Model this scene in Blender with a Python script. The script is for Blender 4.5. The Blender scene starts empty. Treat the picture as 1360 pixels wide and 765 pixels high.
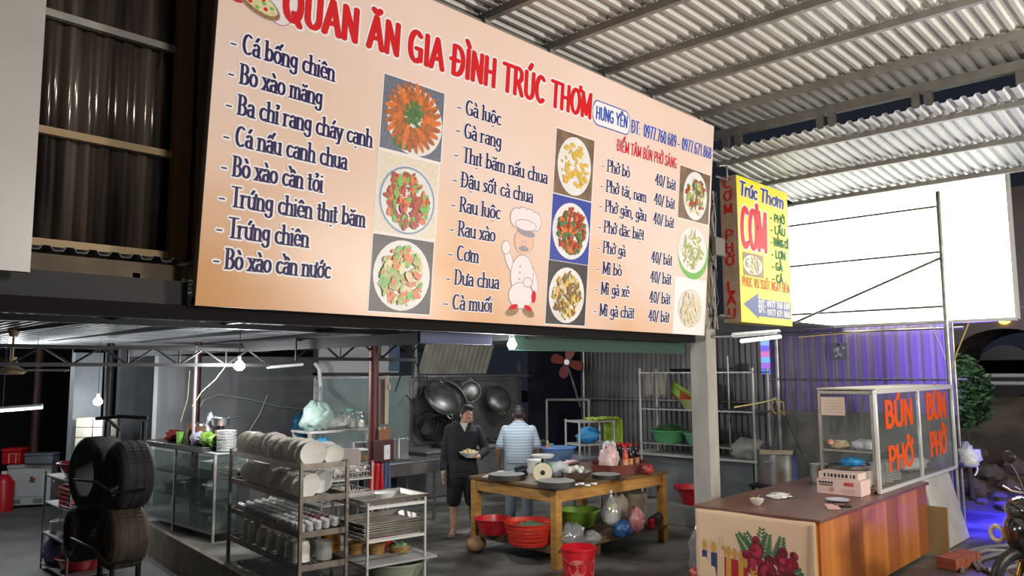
import bpy, math, random, unicodedata
from mathutils import Matrix, Vector
random.seed(7)
S = bpy.context.scene
COL = S.collection
PI = math.pi

# ------------------------------------------------------------------ camera
F, PITCH, ROLL, YAW, EYE = 1043.0, math.radians(6.13), math.radians(-.318), math.radians(43.15), 2.05
_fw = Vector((math.cos(YAW)*math.cos(PITCH), math.sin(YAW)*math.cos(PITCH), math.sin(PITCH)))
_rt = Vector((math.sin(YAW), -math.cos(YAW), 0)); _up = _rt.cross(_fw)
_r2 = math.cos(ROLL)*_rt + math.sin(ROLL)*_up
_u2 = -math.sin(ROLL)*_rt + math.cos(ROLL)*_up
cd = bpy.data.cameras.new('camera'); cam = bpy.data.objects.new('camera', cd); COL.objects.link(cam)
cam.matrix_world = Matrix(((_r2.x, _u2.x, -_fw.x, 0), (_r2.y, _u2.y, -_fw.y, 0), (_r2.z, _u2.z, -_fw.z, EYE), (0, 0, 0, 1)))
cd.sensor_width = 36; cd.lens = F*36/1360; cd.clip_end = 200; cd.clip_start = .05
S.camera = cam
S.view_settings.view_transform = 'Standard'; S.view_settings.look = 'None'
S.view_settings.gamma = 1; S.view_settings.use_curve_mapping = False
S.view_settings.exposure = 0.0

# ------------------------------------------------------------------ night sky
W = bpy.data.worlds.new('night'); S.world = W; W.use_nodes = True
_n = W.node_tree.nodes; _b = _n['Background']
_b.inputs[0].default_value = (.035, .04, .06, 1); _b.inputs[1].default_value = .38

def lamp(name, kind, loc, power, color, size=.1, aim=None, size_y=None, spot=None, blend=.5):
    d = bpy.data.lights.new(name, kind); d.energy = power; d.color = color
    if kind == 'AREA':
        d.size = size
        if size_y: d.shape = 'RECTANGLE'; d.size_y = size_y
    else: d.shadow_soft_size = size
    if kind == 'SPOT': d.spot_size = math.radians(spot); d.spot_blend = blend
    o = bpy.data.objects.new(name, d); COL.objects.link(o); o.location = loc
    if aim: o.rotation_euler = (Vector(aim)-Vector(loc)).to_track_quat('-Z', 'Y').to_euler()
    return o
WARM, COOL = (1, .87, .72), (.93, .97, 1)
# floodlights of the forecourt that shine on the front of the eatery (out of the frame)
lamp('street_floodlight', 'AREA', (3.4, -3.2, 3.6), 245, (1, .93, .86), 1.0, (4.8, 4.2, 3.5))
lamp('awning_floodlight', 'AREA', (8.9, -3.0, 2.3), 400, (1, .94, .86), .6, (8.0, .6, 4.85))
lamp('yard_lamp', 'POINT', (5.6, -.2, 2.7), 130, (1, .9, .78), .2)
lamp('yard_tube_light', 'POINT', (3.2, 12.3, 1.4), 60, COOL, .2)
lamp('freezer_fill_light', 'POINT', (3.7, 14.4, 2.2), 55, COOL, .1)  # added fill light to brighten the freezer and pillar, no fixture stands here
# lamps of the kitchen: bulbs (their glowing bulbs are modelled further down) and unseen area lights without fixtures behind the menu board
lamp('bulb_light_prep', 'POINT', (4.75, 4.62, 2.08), 105, COOL, .06)
lamp('bulb_light_wash', 'POINT', (4.74, 9.0, 2.04), 125, COOL, .06)
lamp('bulb_light_dining', 'POINT', (4.5, 12.6, 1.5), 45, COOL, .05)
lamp('kitchen_area_light', 'AREA', (7.6, 7.2, 2.5), 34, COOL, .9, (7.8, 7.4, 0), .12)
lamp('stove_area_light', 'AREA', (9.6, 8.6, 2.5), 24, COOL, .9, (9.8, 9.2, 0), .12)
lamp('blue_neon_light', 'SPOT', (12.6, 1.6, 3.2), 6000, (.03, .02, 1), .3, (12.35, 2.2, 0), spot=48, blend=.6)
lamp('violet_neon_light', 'AREA', (13.0, 3.0, 2.3), 42, (.25, .13, 1), .8, (12.0, 3.7, 2.2))

# ------------------------------------------------------------------ pixel helper: the point seen at a pixel, on a plane of the place
def at(px, py, X=None, Y=None, z=None):
    d = _r2*((px-680)/F) + _u2*((382.5-py)/F) + _fw
    k = X/d.x if X is not None else Y/d.y if Y is not None else (z-EYE)/d.z
    return Vector((0, 0, EYE)) + d*k

# ------------------------------------------------------------------ materials
MATS = {}
def M(name, c, rough=.5, metal=0., c2=None, scale=6., bump=0., spec=.5, emit=None, es=0., detail=4., coat=0., stretch=None, sss=0.):
    if name in MATS: return MATS[name]
    m = bpy.data.materials.new(name); m.use_nodes = True; MATS[name] = m
    nt = m.node_tree; p = nt.nodes['Principled BSDF']
    p.inputs['Base Color'].default_value = (*c, 1); p.inputs['Roughness'].default_value = rough; p.inputs['Metallic'].default_value = metal
    p.inputs['Specular IOR Level'].default_value = spec
    if coat: p.inputs['Coat Weight'].default_value = coat
    if sss: p.inputs['Subsurface Weight'].default_value = sss; p.inputs['Subsurface Radius'].default_value = (.02, .008, .004)
    if emit: p.inputs['Emission Color'].default_value = (*emit, 1); p.inputs['Emission Strength'].default_value = es
    if c2 or bump:
        tc = nt.nodes.new('ShaderNodeTexCoord'); mp = nt.nodes.new('ShaderNodeMapping'); nz = nt.nodes.new('ShaderNodeTexNoise')
        nz.inputs['Scale'].default_value = scale; nz.inputs['Detail'].default_value = detail
        if stretch: mp.inputs['Scale'].default_value = stretch
        nt.links.new(tc.outputs['Object'], mp.inputs[0]); nt.links.new(mp.outputs[0], nz.inputs['Vector'])
        if c2:
            r = nt.nodes.new('ShaderNodeValToRGB'); r.color_ramp.elements[0].position = .33; r.color_ramp.elements[1].position = .67
            r.color_ramp.elements[0].color = (*c, 1); r.color_ramp.elements[1].color = (*c2, 1)
            nt.links.new(nz.outputs[0], r.inputs[0]); nt.links.new(r.outputs[0], p.inputs['Base Color'])
        if bump:
            b = nt.nodes.new('ShaderNodeBump'); b.inputs['Strength'].default_value = bump; b.inputs['Distance'].default_value = .02
            nt.links.new(nz.outputs[0], b.inputs['Height']); nt.links.new(b.outputs[0], p.inputs['Normal'])
    return m
def glass(name, tint=(.9, .95, .93), gloss=.12, haze=.05, hazec=(.7, .75, .72), rough=.05):
    if name in MATS: return MATS[name]
    m = bpy.data.materials.new(name); m.use_nodes = True; MATS[name] = m; nt = m.node_tree; n = nt.nodes; n.clear()
    out = n.new('ShaderNodeOutputMaterial'); t = n.new('ShaderNodeBsdfTransparent'); g = n.new('ShaderNodeBsdfGlossy'); d = n.new('ShaderNodeBsdfDiffuse')
    t.inputs[0].default_value = (*tint, 1); g.inputs['Roughness'].default_value = rough; d.inputs[0].default_value = (*hazec, 1)
    a = n.new('ShaderNodeMixShader'); b = n.new('ShaderNodeMixShader'); a.inputs[0].default_value = gloss; b.inputs[0].default_value = haze
    nt.links.new(t.outputs[0], a.inputs[1]); nt.links.new(g.outputs[0], a.inputs[2]); nt.links.new(a.outputs[0], b.inputs[1]); nt.links.new(d.outputs[0], b.inputs[2])
    nt.links.new(b.outputs[0], out.inputs[0])
    return m

# ------------------------------------------------------------------ mesh builder: everything added to one MB becomes ONE mesh object
class MB:
    def __init__(s): s.v = []; s.f = []; s.mi = []; s.cur = 0; s.T = None
    def add(s, vs, fs):
        b = len(s.v)
        if s.T is not None: vs = [s.T @ Vector(p) for p in vs]
        s.v += [tuple(p) for p in vs]; s.f += [tuple(b+i for i in f) for f in fs]; s.mi += [s.cur]*len(fs); return s
    def m(s, i): s.cur = i; return s
    def box(s, x0, x1, y0, y1, z0, z1, T=None):
        vs = [Vector((x, y, z)) for z in (z0, z1) for y in (y0, y1) for x in (x0, x1)]
        if T is not None: vs = [T @ p for p in vs]
        return s.add(vs, [(0, 2, 3, 1), (4, 5, 7, 6), (0, 1, 5, 4), (2, 6, 7, 3), (0, 4, 6, 2), (1, 3, 7, 5)])
    def cyl(s, a, b, r, r2=None, n=12, caps=True):
        return s.tube([a, b], [r, r if r2 is None else r2], n, caps)
    def tube(s, pts, r, n=8, caps=True, closed=False, flat=1.):
        pts = [Vector(p) for p in pts]; k = len(pts); rs = r if isinstance(r, (list, tuple)) else [r]*k
        vs = []; fs = []; u = None
        for i, p in enumerate(pts):
            if closed: t = pts[(i+1) % k]-pts[i-1]
            else: t = pts[min(i+1, k-1)]-pts[max(i-1, 0)]
            if t.length < 1e-9: t = Vector((0, 0, 1))
            t.normalize()
            if u is None: u = t.cross(Vector((0, 0, 1)) if abs(t.z) < .9 else Vector((1, 0, 0))).normalized()
            else:
                u = u - t*u.dot(t)
                u = u.normalized() if u.length > 1e-6 else t.orthogonal().normalized()
            w = t.cross(u)
            for j in range(n):
                a = 2*PI*j/n; vs.append(p + (u*math.cos(a) + w*math.sin(a)*flat)*rs[i])
        for i in range(k if closed else k-1):
            i2 = (i+1) % k
            for j in range(n): j2 = (j+1) % n; fs.append((i*n+j, i*n+j2, i2*n+j2, i2*n+j))
        if caps and not closed: fs += [tuple(range(n-1, -1, -1)), tuple(range((k-1)*n, k*n))]
        return s.add(vs, fs)
    def lathe(s, prof, c=(0, 0, 0), n=20, axis=None, sx=1., sy=1., wob=0.):
        c = Vector(c); vs = []; fs = []
        A = None if axis is None else Vector((0, 0, 1)).rotation_difference(Vector(axis)).to_matrix()
        ring = []
        for r, z in prof:
            if r < 1e-5: ring.append((len(vs), 1)); p = Vector((0, 0, z)); vs.append(c + (A @ p if A else p)); continue
            ring.append((len(vs), n))
            for j in range(n):
                a = 2*PI*j/n; q = r*(1+wob*random.uniform(-1, 1)); p = Vector((q*math.cos(a)*sx, q*math.sin(a)*sy, z)); vs.append(c + (A @ p if A else p))
        for (a, na), (b, nb) in zip(ring, ring[1:]):
            for j in range(n):
                j2 = (j+1) % n
                if na == 1 and nb == 1: break
                if na == 1: fs.append((a, b+j2, b+j))
                elif nb == 1: fs.append((a+j, a+j2, b))
                else: fs.append((a+j, a+j2, b+j2, b+j))
        return s.add(vs, fs)
    def sph(s, c, r, n=14, m=9, T=None):
        if not isinstance(r, (tuple, list)): r = (r, r, r)
        c = Vector(c); vs = [Vector((0, 0, -1))]
        for i in range(1, m):
            a = -PI/2+PI*i/m
            for j in range(n): b = 2*PI*j/n; vs.append(Vector((math.cos(a)*math.cos(b), math.cos(a)*math.sin(b), math.sin(a))))
        vs.append(Vector((0, 0, 1))); L = len(vs)-1; fs = []
        for j in range(n): j2 = (j+1) % n; fs.append((0, 1+j2, 1+j)); fs.append((L, L-n+j, L-n+j2))
        for i in range(m-2):
            for j in range(n): j2 = (j+1) % n; fs.append((1+i*n+j, 1+i*n+j2, 1+(i+1)*n+j2, 1+(i+1)*n+j))
        vs = [Vector((p.x*r[0], p.y*r[1], p.z*r[2])) for p in vs]
        if T is not None: vs = [T @ p for p in vs]
        return s.add([c+p for p in vs], fs)
    def prism(s, poly, h0, h1, T=None):
        n = len(poly); vs = [Vector((x, y, h0)) for x, y in poly] + [Vector((x, y, h1)) for x, y in poly]
        if T is not None: vs = [T @ p for p in vs]
        return s.add(vs, [tuple(range(n-1, -1, -1)), tuple(range(n, 2*n))] + [(i, (i+1) % n, n+(i+1) % n, n+i) for i in range(n)])
    def torus(s, c, R, r, axis=(0, 0, 1), n=24, k=8, a0=0, a1=2*PI, sx=1., sy=1.):
        A = Vector((0, 0, 1)).rotation_difference(Vector(axis)).to_matrix(); c = Vector(c)
        full = abs(a1-a0-2*PI) < 1e-6; q = n if full else n+1
        return s.tube([c + A @ Vector((R*sx*math.cos(a0+(a1-a0)*i/n), R*sy*math.sin(a0+(a1-a0)*i/n), 0)) for i in range(q)], r, k, closed=full)
    def crumple(s, c, r, seed=0, n=12, m=8, amp=.25):
        rn = random.Random(seed); b = len(s.v); T = s.T; s.T = None; s.sph((0, 0, 0), 1, n, m); s.T = T
        for i in range(b, len(s.v)):
            k = 1+rn.uniform(-amp, amp); p = Vector(s.v[i])*k; p = Vector((c[0]+p.x*r[0], c[1]+p.y*r[1], c[2]+max(p.z, -.85)*r[2]))
            s.v[i] = tuple(T @ p if T is not None else p)
        return s
    def done(s, name, mats, parent=None, loc=None, rz=0, smooth=True, bevel=0, sharp=.7, solid=0, subd=0):
        me = bpy.data.meshes.new(name); me.from_pydata(s.v, [], s.f); me.update()
        for mt in (mats if isinstance(mats, (list, tuple)) else [mats]): me.materials.append(mt)
        if any(s.mi): me.polygons.foreach_set('material_index', s.mi)
        if smooth:
            me.polygons.foreach_set('use_smooth', [True]*len(me.polygons)); me.set_sharp_from_angle(angle=sharp)
        o = bpy.data.objects.new(name, me); COL.objects.link(o)
        if parent is not None: o.parent = parent
        if loc is not None: o.location = loc
        if rz: o.rotation_euler = (0, 0, rz)
        if solid:
            q = o.modifiers.new('solid', 'SOLIDIFY'); q.thickness = solid; q.offset = 0
        if bevel:
            q = o.modifiers.new('bevel', 'BEVEL'); q.width = bevel; q.segments = 2; q.limit_method = 'ANGLE'
        if subd:
            q = o.modifiers.new('sub', 'SUBSURF'); q.levels = q.render_levels = subd
        return o
def tag(o, label, cat, group=None):
    o['label'] = label; o['category'] = cat
    if group: o['group'] = group
    return o
def thing(name, label, cat, loc=(0, 0, 0), rz=0, group=None):
    o = bpy.data.objects.new(name, None); COL.objects.link(o); o.empty_display_size = .05
    o.location = loc; o.rotation_euler = (0, 0, rz)
    return tag(o, label, cat, group)
def struct(o): o['kind'] = 'structure'; return o
def stuff(o): o['kind'] = 'stuff'; return o
def dup(o, loc, rot=None, label=None, group=None, scale=None):
    c = o.copy(); COL.objects.link(c); c.location = loc
    if rot is not None: c.rotation_euler = rot if isinstance(rot, (tuple, list)) else (0, 0, rot)
    if scale is not None: c.scale = scale if isinstance(scale, (tuple, list)) else (scale,)*3
    if label: c['label'] = label
    if group: c['group'] = group
    for ch in o.children:
        d = ch.copy(); COL.objects.link(d); d.parent = c
        for g in ch.children:
            e = g.copy(); COL.objects.link(e); e.parent = d
    return c
def TR(loc, rx=0, ry=0, rz=0):
    return Matrix.Translation(Vector(loc)) @ Matrix.Rotation(rz, 4, 'Z') @ Matrix.Rotation(ry, 4, 'Y') @ Matrix.Rotation(rx, 4, 'X')
def label_part(o, t): o['label'] = t; return o

# common materials
concrete = M('concrete', (.16, .155, .14), .85, c2=(.25, .245, .225), scale=3, bump=.3)
steel = M('stainless_steel', (.66, .66, .65), .34, 1., c2=(.45, .45, .45), scale=5)
dullsteel = M('dull_steel', (.42, .42, .41), .42, .9, c2=(.28, .28, .27), scale=9)
zinc = M('zinc_tin', (.52, .51, .47), .5, .2, c2=(.42, .41, .38), scale=1.2, detail=8)
tubegrey = M('grey_painted_tube', (.30, .29, .26), .5, .4, c2=(.22, .21, .19), scale=7)
blackmetal = M('black_painted_metal', (.018, .017, .017), .5, .2)
darkplastic = M('black_plastic', (.015, .015, .016), .4)
white = M('white_plastic', (.75, .75, .72), .4)
ceramic = M('cream_ceramic', (.68, .64, .56), .25, c2=(.60, .57, .51), scale=10, coat=.3)
ceramic_w = M('white_ceramic', (.72, .72, .70), .22, coat=.3)
redplastic = M('red_plastic', (.50, .012, .018), .35)
greenplastic = M('green_plastic', (.10, .38, .16), .35)
limeplastic = M('lime_plastic', (.25, .48, .05), .4)
wood = M('table_wood', (.33, .155, .03), .5, c2=(.50, .26, .065), scale=4, stretch=(1, 1, 6), bump=.1)
clear = glass('clear_glass', (.92, .96, .94), .10, .05)
bagclear = glass('clear_bag_film', (.88, .9, .9), .16, .2, (.75, .77, .77), .15)
bagwhite = M('white_bag_film', (.66, .68, .70), .35, c2=(.50, .53, .56), scale=25, bump=.5)

# ================================================================== SETTING
def corr(mb, O, L, Wd, N, pitch=.11, depth=.022, kind='trap'):
    """corrugated sheet: ribs run along L, the profile is repeated along Wd, N is the direction of the crests"""
    O, L, Wd, N = Vector(O), Vector(L), Vector(Wd), Vector(N)
    k = max(1, int(Wd.length/pitch)); w = Wd.normalized(); vs = []; fs = []
    pr = [(0, 0), (.28, 0), (.42, 1), (.72, 1), (.86, 0)] if kind == 'trap' else [(i/8, .5-.5*math.cos(2*PI*i/8)) for i in range(8)]
    pts = [(i+a, b) for i in range(k) for a, b in pr]+[(k, 0)]
    for a, b in pts:
        p = O + w*(a*Wd.length/k) + N*(b*depth); vs += [p, p+L]
    for i in range(len(pts)-1): fs.append((2*i, 2*i+1, 2*i+3, 2*i+2))
    return mb.add(vs, fs)

floorm = M('kitchen_floor', (.055, .05, .042), .42, c2=(.22, .21, .19), scale=1.1, bump=.2, detail=12)
_e = [n for n in floorm.node_tree.nodes if n.type == 'VALTORGB'][0].color_ramp.elements; _e[0].position = .43; _e[1].position = .6
ld = Vector((.14, .99, 0))                                          # edge of the raised kitchen slab
K = lambda t: (4.19+.14*t, 7.63+.99*t)
f = MB(); poly = [(3.2, .4), K(-2), K(0), K(3), K(6), K(10), (16, 18), (16, -3), (3.2, -3)]
f.prism(poly, -.45, 0); struct(f.done('floor', floorm, smooth=False))
f = MB(); f.box(-14, 16, -3, 30, -.75, -.4); struct(f.done('ground', M('yard_ground', (.075, .075, .07), .6, c2=(.13, .13, .12), scale=1.3, bump=.2), smooth=False))
f = MB(); T = TR((4.19, 7.63, 0), rz=-math.atan2(.14, .99)); f.box(-.06, -.005, -1.6, 10, -.41, .012, T)
struct(f.done('kerb', M('kerb_cement', (.12, .095, .065), .85, c2=(.19, .155, .11), scale=4, bump=.3), bevel=.008))
# masonry
plaster = M('grey_plaster', (.23, .235, .24), .85, c2=(.31, .315, .32), scale=1.6, bump=.12, detail=8)
struct(MB().box(5.35, 9.3, 12.8, 12.95, -.4, 2.35).done('wall_back', plaster, smooth=False))
soot = M('sooty_plaster', (.075, .075, .075), .75, c2=(.15, .15, .15), scale=1.8, bump=.15, detail=7)
struct(MB().box(9.0, 11.75, 10.86, 11.0, -.05, 2.0).done('wall_stove', soot, smooth=False))
struct(MB().box(12.0, 12.14, 3.08, 5.7, 0, 1.44).done('wall_right', M('wall_cement', (.19, .185, .175), .85, c2=(.27, .265, .25), scale=2.5, bump=.25), smooth=False))
f = MB(); f.box(11.9, 12.05, 5.7, 12, 0, .55); struct(f.done('wall_low', soot, smooth=False))
struct(MB().box(9.35, 9.95, 4.75, 6.3, 0, .27).done('ledge_wall', concrete, bevel=.01))
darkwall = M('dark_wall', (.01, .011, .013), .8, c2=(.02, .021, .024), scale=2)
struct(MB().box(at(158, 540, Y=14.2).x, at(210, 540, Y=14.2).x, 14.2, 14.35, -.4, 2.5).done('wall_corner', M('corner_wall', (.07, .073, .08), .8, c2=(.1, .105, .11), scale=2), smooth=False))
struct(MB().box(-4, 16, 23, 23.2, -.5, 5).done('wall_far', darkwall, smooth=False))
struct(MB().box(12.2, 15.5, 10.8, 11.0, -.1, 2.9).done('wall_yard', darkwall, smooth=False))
# tin walls
tin = M('weathered_tin', (.20, .185, .185), .38, .55, c2=(.10, .095, .095), scale=2.2, bump=.1, stretch=(1, 1, .25))
f = MB(); corr(f, (12.0, 9.45, .5), (0, 0, 2.5), (0, -3.75, 0), (-1, 0, 0), .1, .03); struct(f.done('wall_tin', tin, smooth=False, solid=.003))
f = MB(); corr(f, (12.0, 5.7, 1.44), (0, 0, 1.75), (0, -2.72, 0), (-1, 0, 0), .17, .045)
plas = M('violet_plastic', (.20, .17, .22), .3, c2=(.34, .30, .34), scale=7, stretch=(1, 1, .05)); nt = plas.node_tree; tr_ = nt.nodes.new('ShaderNodeBsdfTranslucent'); tr_.inputs[0].default_value = (.5, .45, .55, 1); mx_ = nt.nodes.new('ShaderNodeMixShader'); mx_.inputs[0].default_value = .4; nt.links.new(nt.nodes['Principled BSDF'].outputs[0], mx_.inputs[1]); nt.links.new(tr_.outputs[0], mx_.inputs[2]); nt.links.new(mx_.outputs[0], nt.nodes['Material Output'].inputs[0])
struct(f.done('wall_plastic', plas, smooth=False))
f = MB(); corr(f, (.1, 4.62, 2.735), (0, 0, 2.0), (1.93, 0, 0), (0, -1, 0), .1, .03, 'trap')
corr(f, (2.03, 4.6, 2.6), (0, 0, 2.1), (5.3, 0, 0), (0, -1, 0), .105, .03, 'w')
struct(f.done('wall_upper', M('upper_tin', (.012, .01, .009), .16, .2, c2=(.15, .12, .095), scale=9, stretch=(1, .2, .06), detail=3), sharp=1.2, solid=.003))
f = MB()
for x in (1.97, 2.1): f.box(x-.05, x+.05, 4.5, 4.56, 2.6, 4.75)
struct(f.done('upper_post', M('brown_timber', (.16, .095, .035), .35, c2=(.25, .16, .065), scale=3, stretch=(1, 1, .2))))
# wooden battens of the upper tin wall
batten = M('pale_batten', (.42, .30, .15), .6, c2=(.32, .22, .11), scale=5, stretch=(.3, 1, 1))
for z, nm in ((3.95, 'batten'), (3.31, 'batten'), (2.715, 'batten')):
    struct(MB().box(.3, 2.0, 4.52, 4.56, z, z+.04).done('trim_batten', batten if z < 3.5 else tubegrey, smooth=False))
struct(MB().box(.2, 1.95, 4.4, 4.6, 2.565, 2.66).done('trim_ledge', M('ledge_board', (.13, .095, .05), .7, c2=(.07, .05, .03), scale=5), smooth=False))
struct(MB().box(.2, 1.95, 4.32, 4.4, 2.43, 2.565).done('trim_fascia', M('fascia_grey', (.022, .022, .024), .7), smooth=False))
struct(MB().box(.2, 7.4, 4.28, 4.36, 2.35, 2.43).done('beam_front', M('beam_black', (.006, .005, .005), .8, spec=.2), smooth=False))
# main roof: tin, purlins, edge beams
f = MB(); corr(f, (-3, 4.3, 4.86), (11.5, 0, 0), (0, -10, 0), (0, 0, -1), .11, .024); struct(f.done('roof', zinc, smooth=False, solid=.002))
for i, x in enumerate((.25, 1.03, 1.81, 2.59, 3.37, 4.15, 4.93, 5.71, 6.49, 7.42)):
    f = MB(); f.box(x-.025, x+.025, -5.6, 4.24, 4.775, 4.835); struct(f.done('purlin', tubegrey, smooth=False))
    if x > 2: f = MB(); f.box(x-.03, x+.03, 4.13, 4.16, 4.63, 4.8); struct(f.done('bracket', tubegrey, smooth=False))
struct(MB().box(-3, 7.5, 4.16, 4.26, 4.66, 4.775).done('beam_roof', tubegrey, smooth=False))
struct(MB().box(7.95, 8.03, -5.6, 4.5, 4.68, 4.77).done('beam_side', tubegrey, smooth=False))
for y in (4.05, 3.9, 2.98, 2.86, 2.06, 1.95, 1.2, 1.1):
    struct(MB().box(7.96, 8.02, y-.035+.1, y+.035+.1, 4.46, 4.69).done('strut', tubegrey, smooth=False))
# awning
f = MB(); corr(f, (7.72, 4.32, 4.46), (2.45, 0, -.17), (0, -9, 0), (.069, 0, .997), .11, .024); struct(f.done('awning_roof', M('awning_tin', (.58, .60, .58), .45, .3, c2=(.46, .48, .47), scale=1.5), smooth=False, solid=.002))
for x in (8.05, 9.05, 10.1):
    z = 4.46-.17*(x-7.72)/2.45; struct(MB().box(x-.025, x+.025, -4.6, 4.3, z-.055, z-.006).done('awning_rail', tubegrey, smooth=False))
# low kitchen roof behind the board
lowtin = M('sooty_tin', (.17, .17, .175), .5, .2, c2=(.30, .30, .31), scale=1.5)
f = MB(); corr(f, (-3, 4.4, 2.68), (0, 10.3, -.14), (15.0, 0, 0), (0, 0, 1), .11, .024); struct(f.done('ceiling', lowtin, smooth=False, solid=.002))
def truss(y, x0, x1, z0, z1):
    g = MB(); g.box(x0, x1, y-.02, y+.02, z0, z0+.04); g.box(x0, x1, y-.02, y+.02, z1-.04, z1); n = int((x1-x0)/.55)
    for i in range(n):
        a = x0+(x1-x0)*i/n; b = x0+(x1-x0)*(i+1)/n; h = (a+b)/2
        g.cyl((a, y, z0+.02), (h, y, z1-.02), .013, n=6); g.cyl((h, y, z1-.02), (b, y, z0+.02), .013, n=6); g.cyl((a, y, z0), (a, y, z1), .011, n=6)
    return struct(g.done('truss', blackmetal, smooth=False))
truss(9.3, 1.2, 5.3, 2.14, 2.37); truss(8.0, 4.9, 6.7, 2.2, 2.46)
for y in (5.3, 6.6, 7.8): struct(MB().box(-2, 7, y-.03, y+.03, 2.52, 2.58).done('ceiling_rail', blackmetal, smooth=False))
for x in (.6, 1.7, 2.8, 3.9, 5.0, 6.1):
    struct(MB().box(x-.02, x+.02, 4.4, 13.5, 2.56, 2.6).done('ceiling_rail', blackmetal, T if False else None, smooth=False))
struct(MB().box(4.95, 5.03, 4.4, 13, 2.33, 2.44).done('beam_cross', blackmetal, smooth=False))
# posts
f = MB(); f.box(7.53, 7.73, 4.22, 4.43, 0, 2.75); struct(f.done('pillar', M('post_cement', (.30, .285, .25), .9, c2=(.40, .385, .345), scale=5, bump=.5, stretch=(1, 1, .3), detail=9), bevel=.012))
f = MB(); f.box(7.52, 7.74, 4.22, 4.42, 2.75, 4.62); struct(f.done('pillar_upper', M('post_stained', (.22, .18, .12), .9, c2=(.42, .37, .28), scale=5, bump=.5, stretch=(1, 1, .3)), bevel=.01))
redpaint = M('red_oxide_paint', (.12, .018, .014), .45, c2=(.085, .013, .011), scale=4)
struct(MB().cyl((6.02, 8.0, 0), (6.0, 8.0, 2.6), .062, n=20).done('post_red', redpaint))
q_ = at(260, 560, Y=12.0); struct(MB().cyl((q_.x, 12.0, 0), (q_.x, 12.0, 2.55), .055, n=16).done('post_maroon', M('maroon_paint', (.06, .012, .012), .45)))
q_ = at(143, 540, Y=12.0); struct(MB().cyl((q_.x, 12.0, -.4), (q_.x, 12.0, 2.5), .055, n=16).done('post_black', blackmetal))
q_ = at(48, 540, Y=18.5); struct(MB().cyl((q_.x, 18.5, -.4), (q_.x, 18.5, 2.6), .08, n=16).done('post_brown', M('brown_paint', (.10, .035, .025), .55)))
struct(MB().box(at(97, 540, Y=13.6).x, at(134, 540, Y=13.6).x, 13.6, 13.8, -.4, 2.4).done('pillar_corner', M('pillar_grey', (.14, .155, .165), .8, c2=(.2, .215, .225), scale=2), smooth=False))
# green and blue fascia sheets hung under the board
struct(MB().box(4.75, 7.5, 4.46, 4.5, 2.235, 2.385).done('fascia_green', M('green_sheet', (.022, .06, .04), .7), smooth=False))
struct(MB().box(3.75, 4.5, 4.44, 4.47, 2.27, 2.4).done('fascia_blue', M('blue_sheet', (.05, .06, .15), .6), smooth=False))
# stove hood of ribbed tin, its frame and the panel behind the red post
f = MB(); corr(f, (9.08, 10.6, 2.58), (0, .22, -.55), (1.72, 0, 0), (0, -1, 0), .12, .02); struct(f.done('hood_sheet', M('hood_tin', (.36, .35, .29), .55, .3, c2=(.26, .25, .21), scale=3), smooth=False, solid=.003))
f = MB(); f.box(8.98, 11.8, 10.5, 10.53, 1.97, 2.0); f.box(8.98, 11.8, 10.8, 10.84, 1.97, 2.01); f.box(9.0, 9.04, 10.5, 10.84, 1.97, 2.0); f.box(11.74, 11.78, 10.5, 10.84, 1.97, 2.0); f.box(11.72, 11.78, 10.8, 10.84, .2, 2.3); f.box(8.96, 9.02, 10.76, 10.84, 1.6, 2.6); struct(f.done('trim_hood', dullsteel, smooth=False))
f = MB(); f.box(7.0, 8.98, 10.85, 10.88, .3, 1.98); f.m(1); f.box(7.0, 8.98, 10.82, 10.86, 1.96, 2.0); f.box(8.92, 8.98, 10.82, 10.86, .3, 1.98); f.box(6.98, 7.04, 10.82, 10.86, .3, 1.98)
struct(f.done('partition', [M('greenish_panel', (.20, .26, .25), .25, .1, c2=(.27, .33, .32), scale=2, coat=.4), dullsteel], smooth=False))
f = MB(); f.box(7.05, 8.72, 10.9, 10.93, 2.05, 2.58); f.m(1); f.box(7.0, 8.78, 10.86, 10.92, 2.02, 2.06); f.box(7.0, 7.05, 10.86, 10.92, 2.02, 2.6); f.m(2); f.box(8.5, 8.72, 10.88, 10.9, 2.08, 2.56)
struct(f.done('window_1', [M('pale_board', (.45, .45, .45), .6), blackmetal, M('blue_pane', (.07, .12, .2), .3)], smooth=False))
# rods in front of the tin wall on the right
f = MB(); f.cyl((11.9, 9.4, 1.55), (11.9, 5.5, 1.55), .018); f.cyl((11.9, 5.45, 0), (11.9, 5.45, 3.0), .035); f.cyl((11.9, 9.3, .2), (11.9, 9.3, 2.6), .025); f.cyl((11.88, 5.45, 2.62), (11.88, 2.8, 2.62), .018); f.cyl((11.88, 5.6, 1.92), (11.88, 2.8, 1.92), .014); f.cyl((11.9, 6.3, .5), (11.9, 6.3, 2.3), .02)
struct(f.done('trim_rods', dullsteel))

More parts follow.
